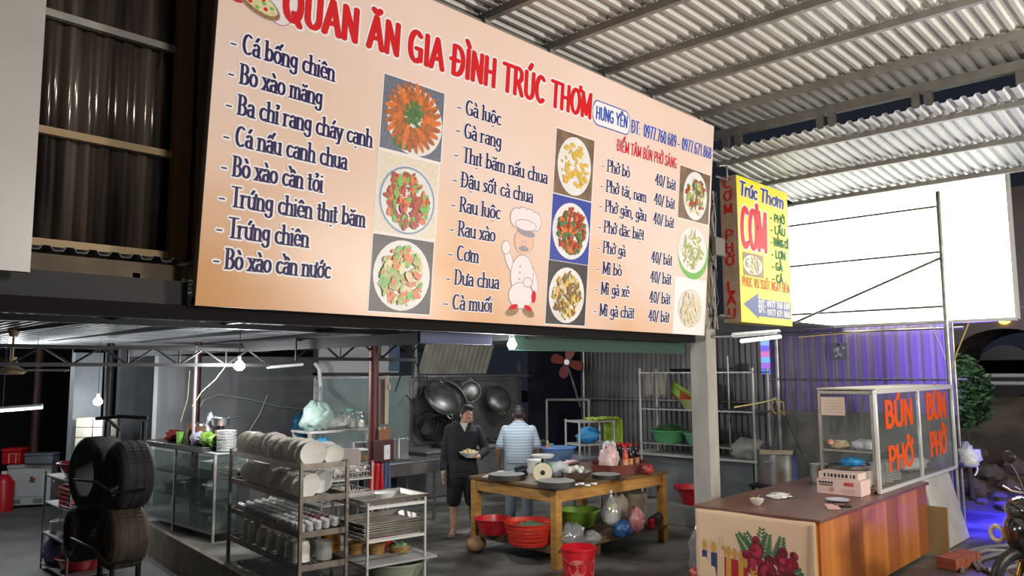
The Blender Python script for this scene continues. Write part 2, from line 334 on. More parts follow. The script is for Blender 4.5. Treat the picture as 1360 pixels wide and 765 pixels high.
# ================================================================== LETTERING: letters drawn with a broad pen, every stroke a filled shape
def AR(cx, cy, rx, ry, a0, a1, n=None):
    n = n or max(4, int(abs(a1-a0)/20)); return [(cx+rx*math.cos(math.radians(a0+(a1-a0)*i/n)), cy+ry*math.sin(math.radians(a0+(a1-a0)*i/n))) for i in range(n+1)]
G = {
 'a': (.5, [[(.42, .46), (.42, 0)], AR(.25, .47, .17, .17, 0, 160), AR(.23, .19, .19, .19, 0, 360)]),
 'b': (.56, [[(.08, 1.02), (.08, 0)], AR(.29, .32, .22, .31, 0, 360)]),
 'c': (.5, [AR(.29, .32, .23, .31, 48, 312)]),
 'd': (.58, [[(.48, 1.02), (.48, 0)], AR(.27, .32, .22, .31, 0, 360)]),
 'e': (.54, [AR(.28, .32, .23, .31, 0, 318), [(.06, .33), (.5, .33)]]),
 'g': (.55, [AR(.27, .36, .2, .27, 0, 360), [(.47, .62), (.47, -.08)], AR(.26, -.08, .21, .2, 0, -165)]),
 'h': (.58, [[(.08, 1.02), (.08, 0)], AR(.28, .42, .2, .21, 180, 0), [(.48, .42), (.48, 0)]]),
 'i': (.22, [[(.1, .63), (.1, 0)], [(.1, .86), (.1, .89)]]),
 'l': (.22, [[(.1, 1.02), (.1, 0)]]),
 'm': (.84, [[(.08, .63), (.08, 0)], AR(.245, .44, .165, .19, 180, 0), [(.41, .44), (.41, 0)], AR(.575, .44, .165, .19, 180, 0), [(.74, .44), (.74, 0)]]),
 'n': (.58, [[(.08, .63), (.08, 0)], AR(.28, .42, .2, .21, 180, 0), [(.48, .42), (.48, 0)]]),
 'o': (.58, [AR(.29, .32, .24, .31, 0, 360)]),
 'r': (.42, [[(.08, .63), (.08, 0)], AR(.27, .42, .19, .2, 180, 55)]),
 's': (.42, [[(.37, .54), (.3, .62), (.19, .63), (.09, .56), (.09, .46), (.2, .37), (.3, .28), (.35, .17), (.28, .04), (.17, .01), (.05, .08)]]),
 't': (.36, [[(.15, .86), (.15, .12)], [(.15, .12), (.2, .02), (.31, .05)], [(.0, .62), (.31, .62)]]),
 'u': (.58, [[(.08, .63), (.08, .2)], AR(.28, .22, .2, .21, 180, 360), [(.48, .63), (.48, 0)]]),
 'x': (.52, [[(.05, .62), (.46, 0)], [(.46, .62), (.05, 0)]]),
 'y': (.52, [[(.03, .62), (.26, .02)], [(.48, .62), (.2, -.26), (.06, -.27)]]),
 'A': (.7, [[(.03, 0), (.34, 1), (.66, 0)], [(.15, .32), (.54, .32)]]),
 'B': (.62, [[(.1, 0), (.1, 1)], [(.1, 1), (.28, 1)], AR(.28, .76, .22, .24, 90, -90), [(.1, .52), (.3, .52)], AR(.3, .26, .26, .26, 90, -90), [(.1, 0), (.3, 0)]]),
 'C': (.66, [AR(.36, .5, .3, .5, 52, 308)]),
 'D': (.7, [[(.1, 0), (.1, 1)], [(.1, 1), (.26, 1)], AR(.26, .5, .37, .5, 90, -90), [(.1, 0), (.26, 0)]]),
 'E': (.56, [[(.1, 0), (.1, 1)], [(.1, 1), (.5, 1)], [(.1, .52), (.42, .52)], [(.1, 0), (.5, 0)]]),
 'G': (.72, [AR(.37, .5, .31, .5, 50, 305), [(.62, .06), (.62, .44)], [(.62, .44), (.4, .44)]]),
 'H': (.7, [[(.1, 0), (.1, 1)], [(.6, 0), (.6, 1)], [(.1, .5), (.6, .5)]]),
 'I': (.24, [[(.12, 0), (.12, 1)]]),
 'L': (.54, [[(.1, 1), (.1, 0)], [(.1, 0), (.5, 0)]]),
 'M': (.84, [[(.1, 0), (.1, 1)], [(.1, 1), (.42, .1), (.74, 1)], [(.74, 1), (.74, 0)]]),
 'N': (.7, [[(.1, 0), (.1, 1)], [(.1, 1), (.6, 0)], [(.6, 0), (.6, 1)]]),
 'O': (.74, [AR(.37, .5, .31, .5, 0, 360)]),
 'P': (.6, [[(.1, 0), (.1, 1)], [(.1, 1), (.3, 1)], AR(.3, .73, .25, .27, 90, -90), [(.1, .46), (.3, .46)]]),
 'Q': (.76, [AR(.37, .5, .31, .5, 0, 360), [(.42, .24), (.66, -.1)]]),
 'R': (.64, [[(.1, 0), (.1, 1)], [(.1, 1), (.3, 1)], AR(.3, .75, .23, .25, 90, -90), [(.1, .5), (.3, .5)], [(.3, .5), (.58, 0)]]),
 'S': (.58, [[(.5, .82), (.42, .96), (.28, 1), (.13, .93), (.09, .76), (.17, .62), (.3, .52), (.44, .41), (.5, .25), (.44, .07), (.28, 0), (.13, .04), (.06, .18)]]),
 'T': (.6, [[(.3, 0), (.3, 1)], [(.02, 1), (.58, 1)]]),
 'U': (.7, [[(.1, 1), (.1, .28)], AR(.35, .28, .25, .28, 180, 360), [(.6, 1), (.6, .28)]]),
 'V': (.66, [[(.03, 1), (.33, 0), (.63, 1)]]),
 'Y': (.64, [[(.03, 1), (.32, .48)], [(.61, 1), (.32, .48)], [(.32, .48), (.32, 0)]]),
 '0': (.56, [AR(.28, .5, .2, .5, 0, 360)]),
 '1': (.44, [[(.08, .8), (.26, 1)], [(.26, 1), (.26, 0)]]),
 '4': (.58, [[(.4, 0), (.4, 1)], [(.4, 1), (.04, .3), (.54, .3)]]),
 '6': (.56, [AR(.28, .3, .2, .3, 0, 360), [(.08, .3), (.1, .62), (.22, .92), (.42, 1)]]),
 '7': (.54, [[(.05, 1), (.48, 1), (.2, 0)]]),
 '8': (.56, [AR(.28, .76, .17, .24, 0, 360), AR(.28, .26, .21, .26, 0, 360)]),
 '9': (.56, [AR(.28, .7, .2, .3, 0, 360), [(.48, .7), (.46, .38), (.34, .08), (.14, 0)]]),
 '-': (.42, [[(.06, .3), (.3, .3)]]), '.': (.24, [[(.1, .02), (.1, .03)]]), ',': (.24, [[(.12, .04), (.06, -.16)]]), ':': (.26, [[(.12, .04), (.12, .05)], [(.12, .54), (.12, .55)]]),
 '/': (.36, [[(.02, -.1), (.32, 1.02)]]), ' ': (.3, []),
}
def hull(P):
    P = sorted(set((round(x, 6), round(y, 6)) for x, y in P)); lo = []; hi = []
    for p in P:
        while len(lo) > 1 and (lo[-1][0]-lo[-2][0])*(p[1]-lo[-2][1])-(lo[-1][1]-lo[-2][1])*(p[0]-lo[-2][0]) <= 0: lo.pop()
        lo.append(p)
    for p in reversed(P):
        while len(hi) > 1 and (hi[-1][0]-hi[-2][0])*(p[1]-hi[-2][1])-(hi[-1][1]-hi[-2][1])*(p[0]-hi[-2][0]) <= 0: hi.pop()
        hi.append(p)
    return lo[:-1]+hi[:-1]
def strokes(ch, serif):
    nf = unicodedata.normalize('NFD', ch); b = nf[0]; bar = b in 'đĐ'; b = {'đ': 'd', 'Đ': 'D'}.get(b, b); w, st = G[b]; st = [list(q) for q in st]
    if serif:
        for q in list(st):
            if len(q) == 2 and abs(q[0][0]-q[1][0]) < 1e-6 and abs(q[0][1]-q[1][1]) > .3:
                for x, y in q:
                    if y > .5 and b.islower(): st.append([(x-.11, y-.03), (x, y)])
                    elif y in (0, 1): st.append([(x-.11, y), (x+.11, y)])
            elif b in 'AVYxy' and len(q) < 4:
                for x, y in (q[0], q[-1]):
                    if y in (0, 1, .62): st.append([(x-.1, y), (x+.1, y)])
    if bar: st.append([(.3, .84), (.64, .84)] if nf[0] == 'đ' else [(-.06, .5), (.34, .5)])
    lowr = b.islower(); top = .8 if lowr else 1.16; cx = w/2-(0 if lowr else .01); side = 0
    if b == 'i' and len(nf) > 1: st = [q for q in st if q[0][1] < .8]
    marks = nf[1:]
    if '\u0302' in marks: st.append([(cx-.15, top-.03), (cx, top+.12), (cx+.15, top-.03)]); top2 = top+.1; side = .2
    elif '\u0306' in marks: st.append(AR(cx, top+.1, .15, .12, 190, 350)); top2 = top+.2
    else: top2 = top
    for m in marks:
        x = cx+side
        if m == '\u0301': st.append([(x-.04, top2-.02), (x+.1, top2+.17)])
        if m == '\u0300': x = cx-side; st.append([(x-.1, top2+.17), (x+.04, top2-.02)])
        if m == '\u0309': st.append(AR(x, top2+.12, .08, .07, 160, -60)+[(x, top2-.02)])
        if m == '\u0303': st.append([(x-.15, top2), (x-.06, top2+.09), (x+.06, top2+.02), (x+.15, top2+.1)])
        if m == '\u0323': st.append([(cx, -.22), (cx, -.21)])
        if m == '\u031b':
            e = w-.08; st.append([(e-.06, (.6 if lowr else .96)), (e+.06, (.66 if lowr else 1.02)), (e+.06, (.8 if lowr else 1.16))])
    return w, st
def text_width(t, gap=.06): return sum(strokes(c, False)[0]+gap for c in t)-gap
def write(mb, t, u0, v0, cap, width, put, pen=(.175, .075), serif=True, outline=0, layer=(.0015, .0035), slant=0., gap=.06, v1=None, ink=0, halo=1):
    """letters of t from (u0,v0), cap height cap, stretched to width; put(u,v,h) maps the board's own coordinates to the mesh"""
    sx = width/text_width(t, gap)
    for grow, lay, mi in (((outline, layer[0], halo),) if outline else ())+((0, layer[1], ink),):
        mb.m(mi); px = pen[0]*cap*min(1.15, max(.88, sx/cap))/2+grow; py = pen[1]*cap/2+grow
        nib = [(px*math.cos(a)*1.08, py*math.sin(a)*1.08) for a in [PI/8+i*PI/4 for i in range(8)]]
        x = 0
        for i, c in enumerate(t):
            w, st = strokes(c, serif); kk = 0
            for q in st:
                P = [(u0+(x+a)*sx+slant*b*cap, v0+((v1-v0)*((x+a)*sx/width) if v1 is not None else 0)+b*cap) for a, b in q]
                for a, b in zip(P, P[1:]):
                    h = hull([(a[0]+dx, a[1]+dy) for dx, dy in nib]+[(b[0]+dx, b[1]+dy) for dx, dy in nib])
                    kk += 1; mb.add([put(hu, hv, lay+kk*3e-5) for hu, hv in h], [tuple(range(len(h)))])
            x += w+gap
def disc(mb, put, c, r, lay, n=28, a0=0, a1=360, mi=None, rot=0):
    if mi is not None: mb.m(mi)
    P = [(r[0]*math.cos(math.radians(a0+(a1-a0)*i/n)), r[1]*math.sin(math.radians(a0+(a1-a0)*i/n))) for i in range(n)]
    cs, sn = math.cos(rot), math.sin(rot)
    mb.add([put(c[0]+x*cs-y*sn, c[1]+x*sn+y*cs, lay) for x, y in P], [tuple(range(n))])
def polyf(mb, put, P, lay, mi=None):
    if mi is not None: mb.m(mi)
    mb.add([put(x, y, lay) for x, y in P], [tuple(range(len(P)))])

# ================================================================== THE MENU BOARD
board = thing('menu_board', 'large peach menu board with red title and dish photos hanging under the tin roof', 'sign', (1.94, 4.2, 2.425))
board.rotation_euler = (math.atan(.087), 0, 0)
BL, BH = 5.51, 2.24
put = lambda u, v, h: Vector((u, -h, v))
def board_mat():
    m = M('board_print', (.80, .55, .42), .32, spec=.45); nt = m.node_tree; p = nt.nodes['Principled BSDF']; N = nt.nodes.new; L = nt.links.new
    tc = N('ShaderNodeTexCoord'); sp = N('ShaderNodeSeparateXYZ'); L(tc.outputs['Object'], sp.inputs[0])
    nz = N('ShaderNodeTexNoise'); nz.inputs['Scale'].default_value = .9; nz.inputs['Detail'].default_value = 2; L(tc.outputs['Object'], nz.inputs['Vector'])
    def mth(op, a, b):
        q = N('ShaderNodeMath'); q.operation = op
        for i, v in enumerate((a, b)):
            if isinstance(v, (int, float)): q.inputs[i].default_value = v
            else: L(v, q.inputs[i])
        return q.outputs[0]
    # printed orange blush along the lower edge, strongest at the left corner and again at the right
    t = mth('SUBTRACT', mth('ADD', .95, mth('MULTIPLY', mth('SUBTRACT', nz.outputs[0], .5), 1.1)), mth('ADD', mth('MULTIPLY', sp.outputs[2], .62), mth('MULTIPLY', sp.outputs[0], .13)))
    r = N('ShaderNodeValToRGB'); e = r.color_ramp.elements; e[0].position = .05; e[0].color = (.80, .60, .50, 1); e[1].position = .75; e[1].color = (.64, .31, .10, 1)
    q = e.new(.4); q.color = (.77, .51, .34, 1); L(t, r.inputs[0])
    wv = N('ShaderNodeTexWave'); wv.inputs['Scale'].default_value = .28; wv.inputs['Distortion'].default_value = 2.2; wv.inputs['Detail'].default_value = 1; wv.bands_direction = 'DIAGONAL'; L(tc.outputs['Object'], wv.inputs['Vector'])
    mx = N('ShaderNodeMixRGB'); mx.inputs[2].default_value = (.84, .69, .66, 1); L(mth('MULTIPLY', wv.outputs['Fac'], .32), mx.inputs[0]); L(r.outputs[0], mx.inputs[1]); L(mx.outputs[0], p.inputs['Base Color'])
    return m
MB().box(0, BL, 0, .012, 0, BH).done('panel', board_mat(), board, smooth=False)
g = MB()
for a in (.02, 2.24): g.box(0, BL, .013, .05, a-.02, a+.02) if a < 1 else g.box(0, BL, .013, .05, a-.04, a)
for u in (.02, 1.4, 2.75, 4.1, 5.49): g.box(u-.02, u+.02, .013, .05, 0, BH)
g.done('frame', tubegrey, board, smooth=False)
navy = M('navy_ink', (.018, .010, .095), .45, spec=.2); redink = M('red_ink', (.62, .012, .018), .42, spec=.2); blueink = M('blue_ink', (.015, .07, .42), .42); paper = M('white_ink', (.86, .82, .82), .42); palepink = M('pale_halo_ink', (.84, .70, .68), .42)
T1 = [('- Cá bống chiên', .09, 1.455, .69), ('- Bò xào măng', .09, 1.279, .612), ('- Ba chỉ rang cháy cạnh', .09, 1.1, 1.01), ('- Cá nấu canh chua', .09, .92, .825), ('- Bò xào cần tỏi', .09, .746, .66), ('- Trứng chiên thịt băm', .09, .572, .995), ('- Trứng chiên', .089, .395, .589), ('- Bò xào cần nước', .086, .218, .763)]
T2 = [('- Gà luộc', 1.828, 1.515, .455), ('- Gà rang', 1.828, 1.343, .469), ('- Thịt băm nấu chua', 1.827, 1.163, 1.03), ('- Đậu sốt cà chua', 1.828, .98, .866), ('- Rau luộc', 1.828, .797, .507), ('- Rau xào', 1.828, .62, .465), ('- Cơm', 1.828, .441, .303), ('- Dưa chua', 1.821, .264, .543), ('- Cà muối', 1.814, .083, .491)]
T3 = [('- Phở bò', 3.578, 1.415, .43), ('- Phở tái, nạm', 3.576, 1.232, .723), ('- Phở gân, gầu', 3.578, 1.053, .736), ('- Phở đặc biệt', 3.575, .867, .719), ('- Phở gà', 3.578, .683, .424), ('- Mì bò', 3.582, .497, .376), ('- Mì gà xé', 3.577, .315, .518), ('- Mì gà chặt', 3.571, .122, .627)]
T4 = [('40/ bát', 4.435, v, .375) for v in (1.43, 1.24, 1.05, .675, .486, .29, .11)]
g = MB()
for t, u, v, w in T1: write(g, t, u, v, .112, w, put, outline=.011)
for t, u, v, w in T2: write(g, t, u, v, .108, w, put, outline=.007)
for t, u, v, w in T3+T4: write(g, t, u, v, .105, w, put, outline=.008)
g.done('menu_lettering', [navy, paper], board, smooth=False)
g = MB(); write(g, 'QUÁN ĂN GIA ĐÌNH TRÚC THƠM', .40, 1.735, .205, 2.985, put, pen=(.25, .15), serif=False, outline=.013, gap=.11, v1=1.83)
label_part(g.done('title_lettering', [redink, paper], board, smooth=False), 'bold red title lettering')
g = MB(); write(g, 'ĐIỂM TÂM BÚN PHỞ SÁNG', 3.79, 1.632, .098, 1.01, put, pen=(.17, .13), serif=False, outline=.006, gap=.1, v1=1.652)
label_part(g.done('breakfast_lettering', [redink, palepink], board, smooth=False), 'small red breakfast heading')
for t, u, w, v, v1 in (('ĐT:', 3.997, .15, 1.842, 1.846), ('0977.760.689', 4.2, .575, 1.847, 1.862), ('-', 4.8, .05, 1.862, 1.864), ('0977.671.868', 4.885, .587, 1.865, 1.88)):
    g = MB(); write(g, t, u, v, .115, w, put, pen=(.17, .1), serif=False, outline=.006, gap=.07, v1=v1); label_part(g.done('phone_lettering', [blueink, palepink], board, smooth=False), 'blue telephone lettering')
g = MB(); P = [(3.69+(.27 if a < 4 or a > 12 else -.27) if False else 3.69+.2*(1 if math.cos(a*PI/8) > 0 else -1)+.08*math.cos(a*PI/8), 1.905+.105*math.sin(a*PI/8)) for a in range(16)]
polyf(g, put, [(3.69+(x-3.69)*1.03, 1.905+(y-1.905)*1.1) for x, y in P], .0012, 0); polyf(g, put, P, .0018, 1)
write(g, 'HƯNG YÊN', 3.455, 1.848, .105, .475, put, pen=(.2, .13), serif=False, layer=(.002, .0035), gap=.09, v1=1.868)
g.done('place_badge', [blueink, paper], board, smooth=False)
# dish photographs printed on the board
def printm(n, c, c2, sc=40, r=.4): return M('print_'+n, c, r, c2=c2, scale=sc)
pgrey = printm('slate', (.10, .12, .17), (.16, .18, .23)); pwood = printm('wood', (.13, .08, .05), (.24, .15, .09), 8); pblue = printm('blue', (.02, .04, .30), (.03, .06, .38)); pdark = printm('dark', (.03, .025, .03), (.06, .05, .05)); pplate = printm('plate', (.80, .78, .76), (.7, .68, .66), 6)
pfish = printm('fried', (.55, .17, .03), (.28, .07, .015)); pherb = printm('herb', (.04, .12, .03), (.1, .22, .05)); pmeat = printm('meat', (.52, .07, .015), (.30, .02, .01)); porange = printm('orange', (.78, .22, .03), (.6, .12, .02)); pveg = printm('veg', (.22, .34, .05), (.5, .48, .2)); pchick = printm('chicken', (.78, .52, .08), (.6, .36, .05)); pbrown = printm('brown', (.36, .22, .06), (.18, .09, .03)); pnoodle = printm('noodle', (.76, .68, .40), (.62, .52, .26)); pcream = printm('cream', (.78, .70, .58), (.7, .6, .46))
pgreen = printm('green', (.12, .42, .05), (.2, .5, .1))
def photo(u0, u1, v0, v1, bg, plate, items, label, n=60, ring=None, seed=1):
    g = MB(); mats = [paper, bg, pplate]+items+([ring] if ring else []); rn = random.Random(seed)
    if bg: polyf(g, put, [(u0-.008, v0-.008), (u1+.008, v0-.008), (u1+.008, v1+.008), (u0-.008, v1+.008)], .0011, 0); polyf(g, put, [(u0, v0), (u1, v0), (u1, v1), (u0, v1)], .0016, 1)
    cx, cy, rx, ry = plate
    if ring: disc(g, put, (cx, cy), (rx*.97, ry*.97), .0028, mi=len(mats)-1); disc(g, put, (cx, cy), (rx, ry), .0022, mi=2); disc(g, put, (cx, cy), (rx*.91, ry*.91), .0032, mi=2)
    else: disc(g, put, (cx, cy), (rx, ry), .0024, mi=2)
    for i in range(int(n*1.9)):
        a = rn.uniform(0, 2*PI); q = math.sqrt(rn.random())*.76; k = rn.randrange(len(items)); L = rn.uniform(.07, .19)
        disc(g, put, (cx+rx*q*math.cos(a), cy+ry*q*math.sin(a)), (rx*L, rx*L*rn.uniform(.3, .7)), .0036+.00007*i, n=9, mi=3+k, rot=rn.uniform(0, PI))
    return label_part(g.done('dish_photo', [m for m in mats if m] if bg else [paper, paper]+mats[2:], board, smooth=False), label)
# fried fish fanned round a heap of herbs
g = MB(); polyf(g, put, [(1.15, 1.108), (1.71, 1.108), (1.705, 1.62), (1.155, 1.62)], .0011, 0); polyf(g, put, [(1.16, 1.118), (1.7, 1.118), (1.697, 1.612), (1.163, 1.612)], .0016, 1)
disc(g, put, (1.45, 1.35), (.245, .235), .002, mi=2); disc(g, put, (1.36, 1.2), (.1, .06), .0022, mi=4)
for ring, (q, L) in enumerate(((.175, .075), (.12, .06))):
    for i in range(26-8*ring):
        a = 2*PI*i/(26-8*ring)+.1*ring; disc(g, put, (1.43+q*math.cos(a)*1.05, 1.375+q*math.sin(a)), (L, .022), .0026+.001*ring+.00003*i, n=10, mi=3+(i % 3 == 0)*2, rot=a+.25)
for i in range(26):
    a = random.uniform(0, 2*PI); q = .085*math.sqrt(random.random()); disc(g, put, (1.44+q*math.cos(a), 1.4+q*math.sin(a)), (.03, .015), .005+.00004*i, n=7, mi=4, rot=a*3)
label_part(g.done('dish_photo', [paper, pgrey, pplate, pfish, pherb, porange], board, smooth=False), 'photo of fried fish fanned around green herbs')
photo(1.163, 1.688, .562, 1.098, pcream, (1.425, .80, .25, .24), [pmeat, pmeat, porange, pgreen], 'photo of red braised meat cubes', 70, M('blue_rim_print', (.2, .3, .42), .4), 2)
photo(1.158, 1.686, .032, .543, pdark, (1.42, .285, .245, .24), [pveg, pnoodle, porange, pgreen, pveg], 'photo of stir fried vegetables on a white plate', 85, None, 3)
photo(2.942, 3.456, 1.108, 1.645, pwood, (3.2, 1.37, .225, .25), [pchick], 'photo of a yellow boiled chicken', 36, None, 4)
photo(2.938, 3.458, .552, 1.098, pblue, (3.2, .815, .245, .24), [pmeat, porange, pmeat, pherb], 'photo of red glazed pieces on a blue cloth', 90, None, 5)
photo(2.932, 3.455, .022, .545, pdark, (3.19, .27, .235, .235), [pbrown, pnoodle, pbrown, pchick], 'photo of brown pickled vegetables', 80, None, 6)
photo(4.875, 5.48, 1.172, 1.7, pwood, (5.19, 1.435, .235, .25), [pveg, pherb, pmeat, pnoodle], 'photo of noodle soup with herbs', 60, None, 7)
g = MB(); disc(g, put, (5.21, .83), (.30, .26), .0014, mi=0); disc(g, put, (5.19, .87), (.285, .235), .002, mi=1)
rn = random.Random(9)
for i in range(50):
    a = rn.uniform(0, 6.28); q = .17*math.sqrt(rn.random()); disc(g, put, (5.19+q*math.cos(a)*1.1, .87+q*math.sin(a)), (.055, .014), .003+.0001*i, n=8, mi=rn.choice((2, 2, 3)), rot=rn.uniform(0, 3))
label_part(g.done('dish_photo', [pgreen, pplate, pveg, pnoodle], board, smooth=False), 'round photo of noodles on a green mat')
photo(4.885, 5.49, .01, .568, paper, (5.19, .27, .24, .2), [pnoodle, pcream], 'photo of a bowl of pale noodles', 70, pnoodle, 8)
# cartoon cook printed on the board, and the cook with the pizza at the upper corner
ckw = M('cook_white', (.80, .72, .74), .42); ckl = M('cook_line', (.36, .26, .28), .45); skin_p = M('cook_skin', (.80, .48, .36), .42); hair_p = M('cook_hair', (.30, .27, .33), .42)
g = MB(); CU, CV = 2.62, .06
def blob(u, v, ru, rv, mi, lay, rot=0, line=True):
    if line: disc(g, put, (CU+u, CV+v), (ru+.006, rv+.006), lay-.0002, mi=1, rot=rot)
    disc(g, put, (CU+u, CV+v), (ru, rv), lay, mi=mi, rot=rot)
blob(0, .6, .11, .1, 2, .0022); blob(.02, .672, .105, .03, 3, .0026, -.1, False); blob(0, .57, .095, .075, 2, .003, 0, False); blob(0, .54, .06, .02, 3, .0034, 0, False); blob(0, .58, .025, .018, 2, .0036)
for k in (-.1, -.03, .05, .12): blob(k, .8-.03*abs(k*8), .07, .075, 0, .0026+abs(k)*.001)
blob(.01, .73, .12, .04, 0, .0042)
blob(0, .33, .13, .16, 0, .0022); blob(-.16, .44, .035, .09, 0, .002, .5); blob(-.2, .53, .045, .05, 0, .0024); blob(.14, .3, .04, .11, 0, .002, .35); blob(.07, .28, .05, .035, 0, .003); blob(0, .17, .14, .1, 0, .0026); blob(.15, .17, .028, .05, 4, .003, 0, False)
blob(-.09, .04, .07, .03, 5, .003, .3); blob(.1, .04, .07, .03, 5, .003, -.3); blob(-.08, .075, .05, .02, 4, .0034, .3, False); blob(.09, .075, .05, .02, 4, .0034, -.3, False)
for k in (0, .05, .1): blob(-.03, .3+k, .008, .008, 1, .0032, 0, False)
g.done('cook_cartoon', [ckw, ckl, skin_p, hair_p, redink, pbrown], board, smooth=False)
g = MB(); CU, CV = .22, 1.75
blob(.16, .14, .12, .2, 0, .0022); blob(-.12, .08, .09, .1, 2, .002, .4, False); blob(.02, .02, .14, .062, 3, .0026, -.3); blob(.02, .03, .125, .05, 4, .0032, -.3, False)
for i in range(9): blob(.02+.09*math.cos(i*2.3)*(i % 3+1)/3, .03+.035*math.sin(i*2.3), .014, .011, 2 if i % 2 else 5, .0036, 0, False)
blob(.02, .28, .12, .12, 0, .0023)
g.done('pizza_cartoon', [ckw, ckl, redink, pbrown, pnoodle, pgreen], board, smooth=False)

# blank pale board on the far side of the tin wall
pb = thing('pale_board', 'blank pale grey board fixed beside the dark tin wall, cut by the picture edge', 'sign', (-.9, 4.15, 2.53))
MB().box(0, 2.02, 0, .012, 0, 2.15).done('panel', M('blank_board', (.48, .45, .43), .35, c2=(.43, .41, .39), scale=1.5), pb, smooth=False)
g = MB(); g.box(0, 2.02, .014, .05, 0, .04); g.box(0, 2.02, .014, .05, 2.1, 2.15); g.box(1.97, 2.02, .014, .05, .04, 2.1); g.done('frame', tubegrey, pb, smooth=False)

# ================================================================== YELLOW SIDE SIGN
ys = thing('yellow_sign', 'yellow double-sided rice and noodle sign with red side lettering on the cement post', 'sign', (7.9, 4.0, 2.58))
put = lambda u, v, h: Vector((u, -h, v))
YL, YH = 1.3, 1.63
MB().box(0, YL, 0, .2, 0, YH).done('box', M('sign_yellow', (.80, .72, .03), .4, c2=(.74, .68, .02), scale=3), ys, smooth=False)
g = MB(); g.box(-.006, 0, .0, .2, 0, YH); putE = lambda u, v, h: Vector((-.006-h, .2-u, v)); g.done('side_panel', M('side_rust', (.45, .33, .24), .6, c2=(.35, .24, .17), scale=6), ys, smooth=False)
g = MB()
for k, (w_, i0) in enumerate((('CƠM', 0), ('PHỞ', 4), ('LẨU', 8))):
    g = MB()
    for i, c in enumerate(w_): write(g, c, .045, YH-.13-(i0+i)*.145, .1, .1, putE, pen=(.2, .16), serif=False)
    g.done('side_lettering', redink, ys, smooth=False)
yg = M('green_ink', (.01, .16, .07), .6, spec=.2); yb = M('sign_navy', (.02, .03, .22), .45)
g = MB(); write(g, 'Trúc', .06, 1.42, .15, .42, put, pen=(.24, .16), serif=False, outline=.008, slant=.2); write(g, 'Thơm', .56, 1.42, .15, .62, put, pen=(.24, .16), serif=False, outline=.008, slant=.2)
g.done('name_lettering', [yb, paper], ys, smooth=False)
g = MB(); write(g, 'CƠM', .06, .84, .44, .62, put, pen=(.21, .12), serif=False, outline=.018, slant=.05); g.done('rice_lettering', [redink, paper], ys, smooth=False)
g = MB()
for i, t in enumerate(('- PHỞ', '- LẨU', '- THẮNG CỐ', '- LỢN', '- GÀ', '- CÁ')): g = MB(); write(g, t, .8, 1.23-i*.145, .085, (.4, .4, .48, .38, .28, .28)[i], put, pen=(.28, .2), serif=False); g.done('list_lettering', [yg, paper], ys, smooth=False)
g = MB(); write(g, 'PHỤC VỤ SUỐT NGÀY ĐÊM', .05, .40, .1, 1.2, put, pen=(.15, .1), serif=False, gap=.12); g.done('slogan_lettering', redink, ys, smooth=False)
g = MB(); polyf(g, put, [(.06, .2), (.42, .34), (.42, .28), (1.26, .28), (1.26, .08), (.42, .08), (.42, .05)], .0012, 0)
write(g, 'ĐT:', .42, .13, .13, .17, put, pen=(.2, .14), serif=False, ink=1); write(g, '0977 760 689', .63, .2, .065, .6, put, pen=(.22, .16), serif=False, ink=1); write(g, '0977 671 868', .63, .105, .065, .6, put, pen=(.22, .16), serif=False, ink=1)
g.done('phone_arrow', [M('arrow_blue', (.12, .16, .34), .45), paper], ys, smooth=False)
g = MB(); rn = random.Random(3); polyf(g, put, [(.08, .52), (.58, .52), (.58, .78), (.08, .78)], .0011, 0); disc(g, put, (.32, .65), (.23, .11), .0015, mi=1)
for i in range(40): a = rn.uniform(0, 6.28); q = math.sqrt(rn.random()); disc(g, put, (.32+.19*q*math.cos(a), .65+.09*q*math.sin(a)), (.04, .014), .002+.0001*i, n=7, mi=rn.choice((2, 2, 3, 4)), rot=rn.uniform(0, 3))
g.done('dish_photo', [pbrown, pplate, pveg, pnoodle, pbrown], ys, smooth=False)
g = MB(); g.tube([(-.28, .1, YH-.05), (.1, .1, YH-.05)], .014); g.tube([(-.28, .1, .06), (.1, .1, .06)], .014); g.tube([(-.2, .1, YH+.08), (-.02, .1, YH+.12), (-.02, .1, YH-.05)], .012); g.done('bracket', dullsteel, ys)
# ================================================================== LIT BILLBOARD
lb = thing('lit_billboard', 'glowing white billboard on a steel frame behind the glass food case', 'billboard', (11.6, 2.11, 2.69))
wo = M('billboard_light', (.9, .9, .85), .5, emit=(1, 1, .93), es=5.5)
MB().box(0, .1, .02, 3.0, .02, 1.86).done('light_panel', wo, lb, smooth=False)
g = MB()
for a in ((-.03, .13, 0, .03, 0, 1.88), (-.03, .13, 2.99, 3.02, 0, 1.88), (-.03, .13, .03, 2.99, -.02, .02), (-.03, .13, .03, 2.99, 1.86, 1.9)): g.box(*a)
g.done('frame', M('pale_frame', (.6, .6, .58), .5), lb, smooth=False)
g = MB()
for z in (.2, .93, 1.55): g.cyl((-.09, .82, z), (-.09, 3.02, z), .018, n=8)
g.cyl((-.1, .8, -2.69), (-.1, .8, 1.75), .035); g.cyl((-.12, 3.1, -.02), (-.12, .8, .85), .02); g.cyl((-.08, .74, -2.69), (-.08, .74, -.02), .02)
g.done('support_frame', dullsteel, lb)

